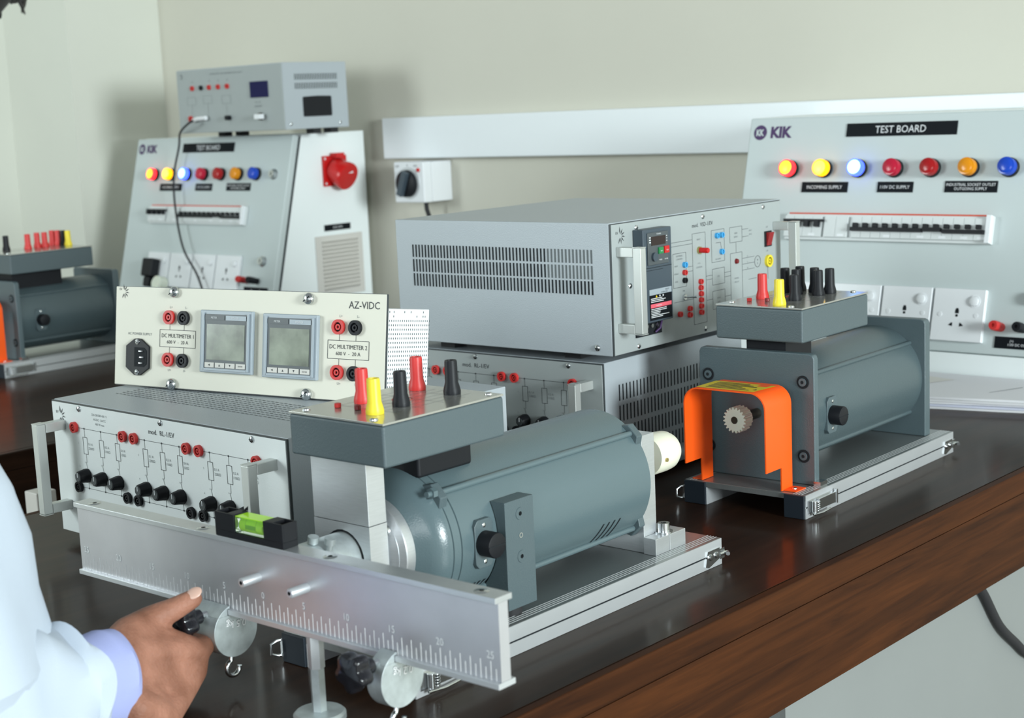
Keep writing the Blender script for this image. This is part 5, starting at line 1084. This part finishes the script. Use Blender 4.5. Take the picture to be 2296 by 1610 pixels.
def sleeve(b):
    R = []
    for t_, r in ((0.045, 0.0440), (0.049, 0.0455), (0.055, 0.0455), (0.062, 0.0455), (0.080, 0.0470), (0.098, 0.0500), (0.118, 0.0500), (0.14, 0.054), (0.165, 0.054), (0.19, 0.058), (0.215, 0.057)): R.append((W0 + AXF * t_ + Vector((0, 0, -0.004)), U1, U2, r * 0.95, r * 1.05))
    D = Vector((-1.030, 0.385, 0.430)) - Vector((-0.9783, 0.4387, 0.0929)); Dn = D.normalized(); V1 = Dn.cross(Vector((0, 1, 0))).normalized(); V2 = V1.cross(Dn).normalized()
    mid = Vector((-0.980, 0.425, 0.118)); Am = (Dn + AXF).normalized(); M1_ = Am.cross(Vector((0.98, 0.2, 0))).normalized(); 
    b1 = U1; 
    R.append((Vector((-0.979, 0.430, 0.108)), b1, (U2 * 0.75 + Vector((0, 0.65, 0.0)) * 0.6).normalized(), 0.057, 0.062))
    for s_ in (0.25, 0.45, 0.65, 0.85, 1.0): R.append((Vector((-0.9783, 0.4387, 0.0929)) + D * s_ + Vector((0, -0.012, 0)), b1, Vector((0, 1, 0.1)).normalized(), 0.060 + 0.008 * s_, 0.062 + 0.008 * s_))
    R.append((Vector((-1.040, 0.378, 0.455)), b1, Vector((0, 1, 0.1)).normalized(), 0.045, 0.048)); R.append((Vector((-1.055, 0.382, 0.462)), b1, Vector((0, 1, 0.1)).normalized(), 0.018, 0.020))
    loft(b, R, fold=0.0028, nf=5)
part('coat_sleeve', 'lab_coat', pe, sleeve, PM)
def coat(b):
    X, Y = Vector((1, 0, 0)), Vector((0, 1, 0)); R = []
    # z, centre x, centre y, half width, half depth
    for z, cx, cy, rx, ry in ((-0.34, -1.16, 0.29, 0.235, 0.175), (-0.2, -1.16, 0.32, 0.225, 0.17), (-0.08, -1.155, 0.37, 0.215, 0.17), (-0.02, -1.152, 0.4, 0.207, 0.17), (0.03, -1.148, 0.44, 0.206, 0.171), (0.06, -1.146, 0.4588, 0.205, 0.172), (0.1, -1.144, 0.4589, 0.205, 0.173), (0.14, -1.145, 0.4599, 0.204, 0.172), (0.18, -1.15, 0.4589, 0.203, 0.168), (0.22, -1.158, 0.454, 0.2, 0.163), (0.27, -1.175, 0.450, 0.200, 0.155), (0.33, -1.188, 0.435, 0.212, 0.145), (0.38, -1.192, 0.420, 0.222, 0.128), (0.42, -1.190, 0.410, 0.215, 0.112), (0.455, -1.175, 0.412, 0.165, 0.100), (0.48, -1.150, 0.418, 0.115, 0.092), (0.505, -1.115, 0.432, 0.085, 0.080), (0.53, -1.085, 0.440, 0.070, 0.070)):
        R.append((Vector((cx, cy + 0.008 if z > 0.05 else cy, z)), X, Y, rx, ry))
    loft(b, R, seg=72, fold=0.0050, nf=11)
part('lab_coat', 'lab_coat', pe, coat, PM)
part('coat_sleeve', 'lab_coat', pe, lambda b: loft(b, [(Vector(c), Vector((1, 0, 0)), Vector((0, 0.9, 0.3)), r, r) for c, r in (((-1.37, 0.51, -0.035), 0.042), ((-1.395, 0.42, 0.06), 0.052), ((-1.40, 0.38, 0.14), 0.056), ((-1.37, 0.375, 0.28), 0.062), ((-1.335, 0.395, 0.42), 0.068))], fold=0.003, nf=5), PM)
for x in (-1.25, -1.09):
    part('trouser_leg', 'trousers', pe, lambda b: loft(b, [(Vector((x, y, z)), Vector((1, 0, 0)), Vector((0, 1, 0)), r, r) for y, z, r in ((0.18, -0.715, 0.075), (0.21, -0.55, 0.075), (0.24, -0.42, 0.080), (0.27, -0.25, 0.100), (0.29, -0.12, 0.112))], fold=0.003, nf=4), PM)
    part('shoe', 'black_plastic', pe, lambda b: (b.ball((x, 0.25, -0.712), 0.05, sc_=(0.95, 2.1, 0.76), seg=24), b.box(x - 0.045, 0.15, -0.75, x + 0.045, 0.345, -0.735)), PM)
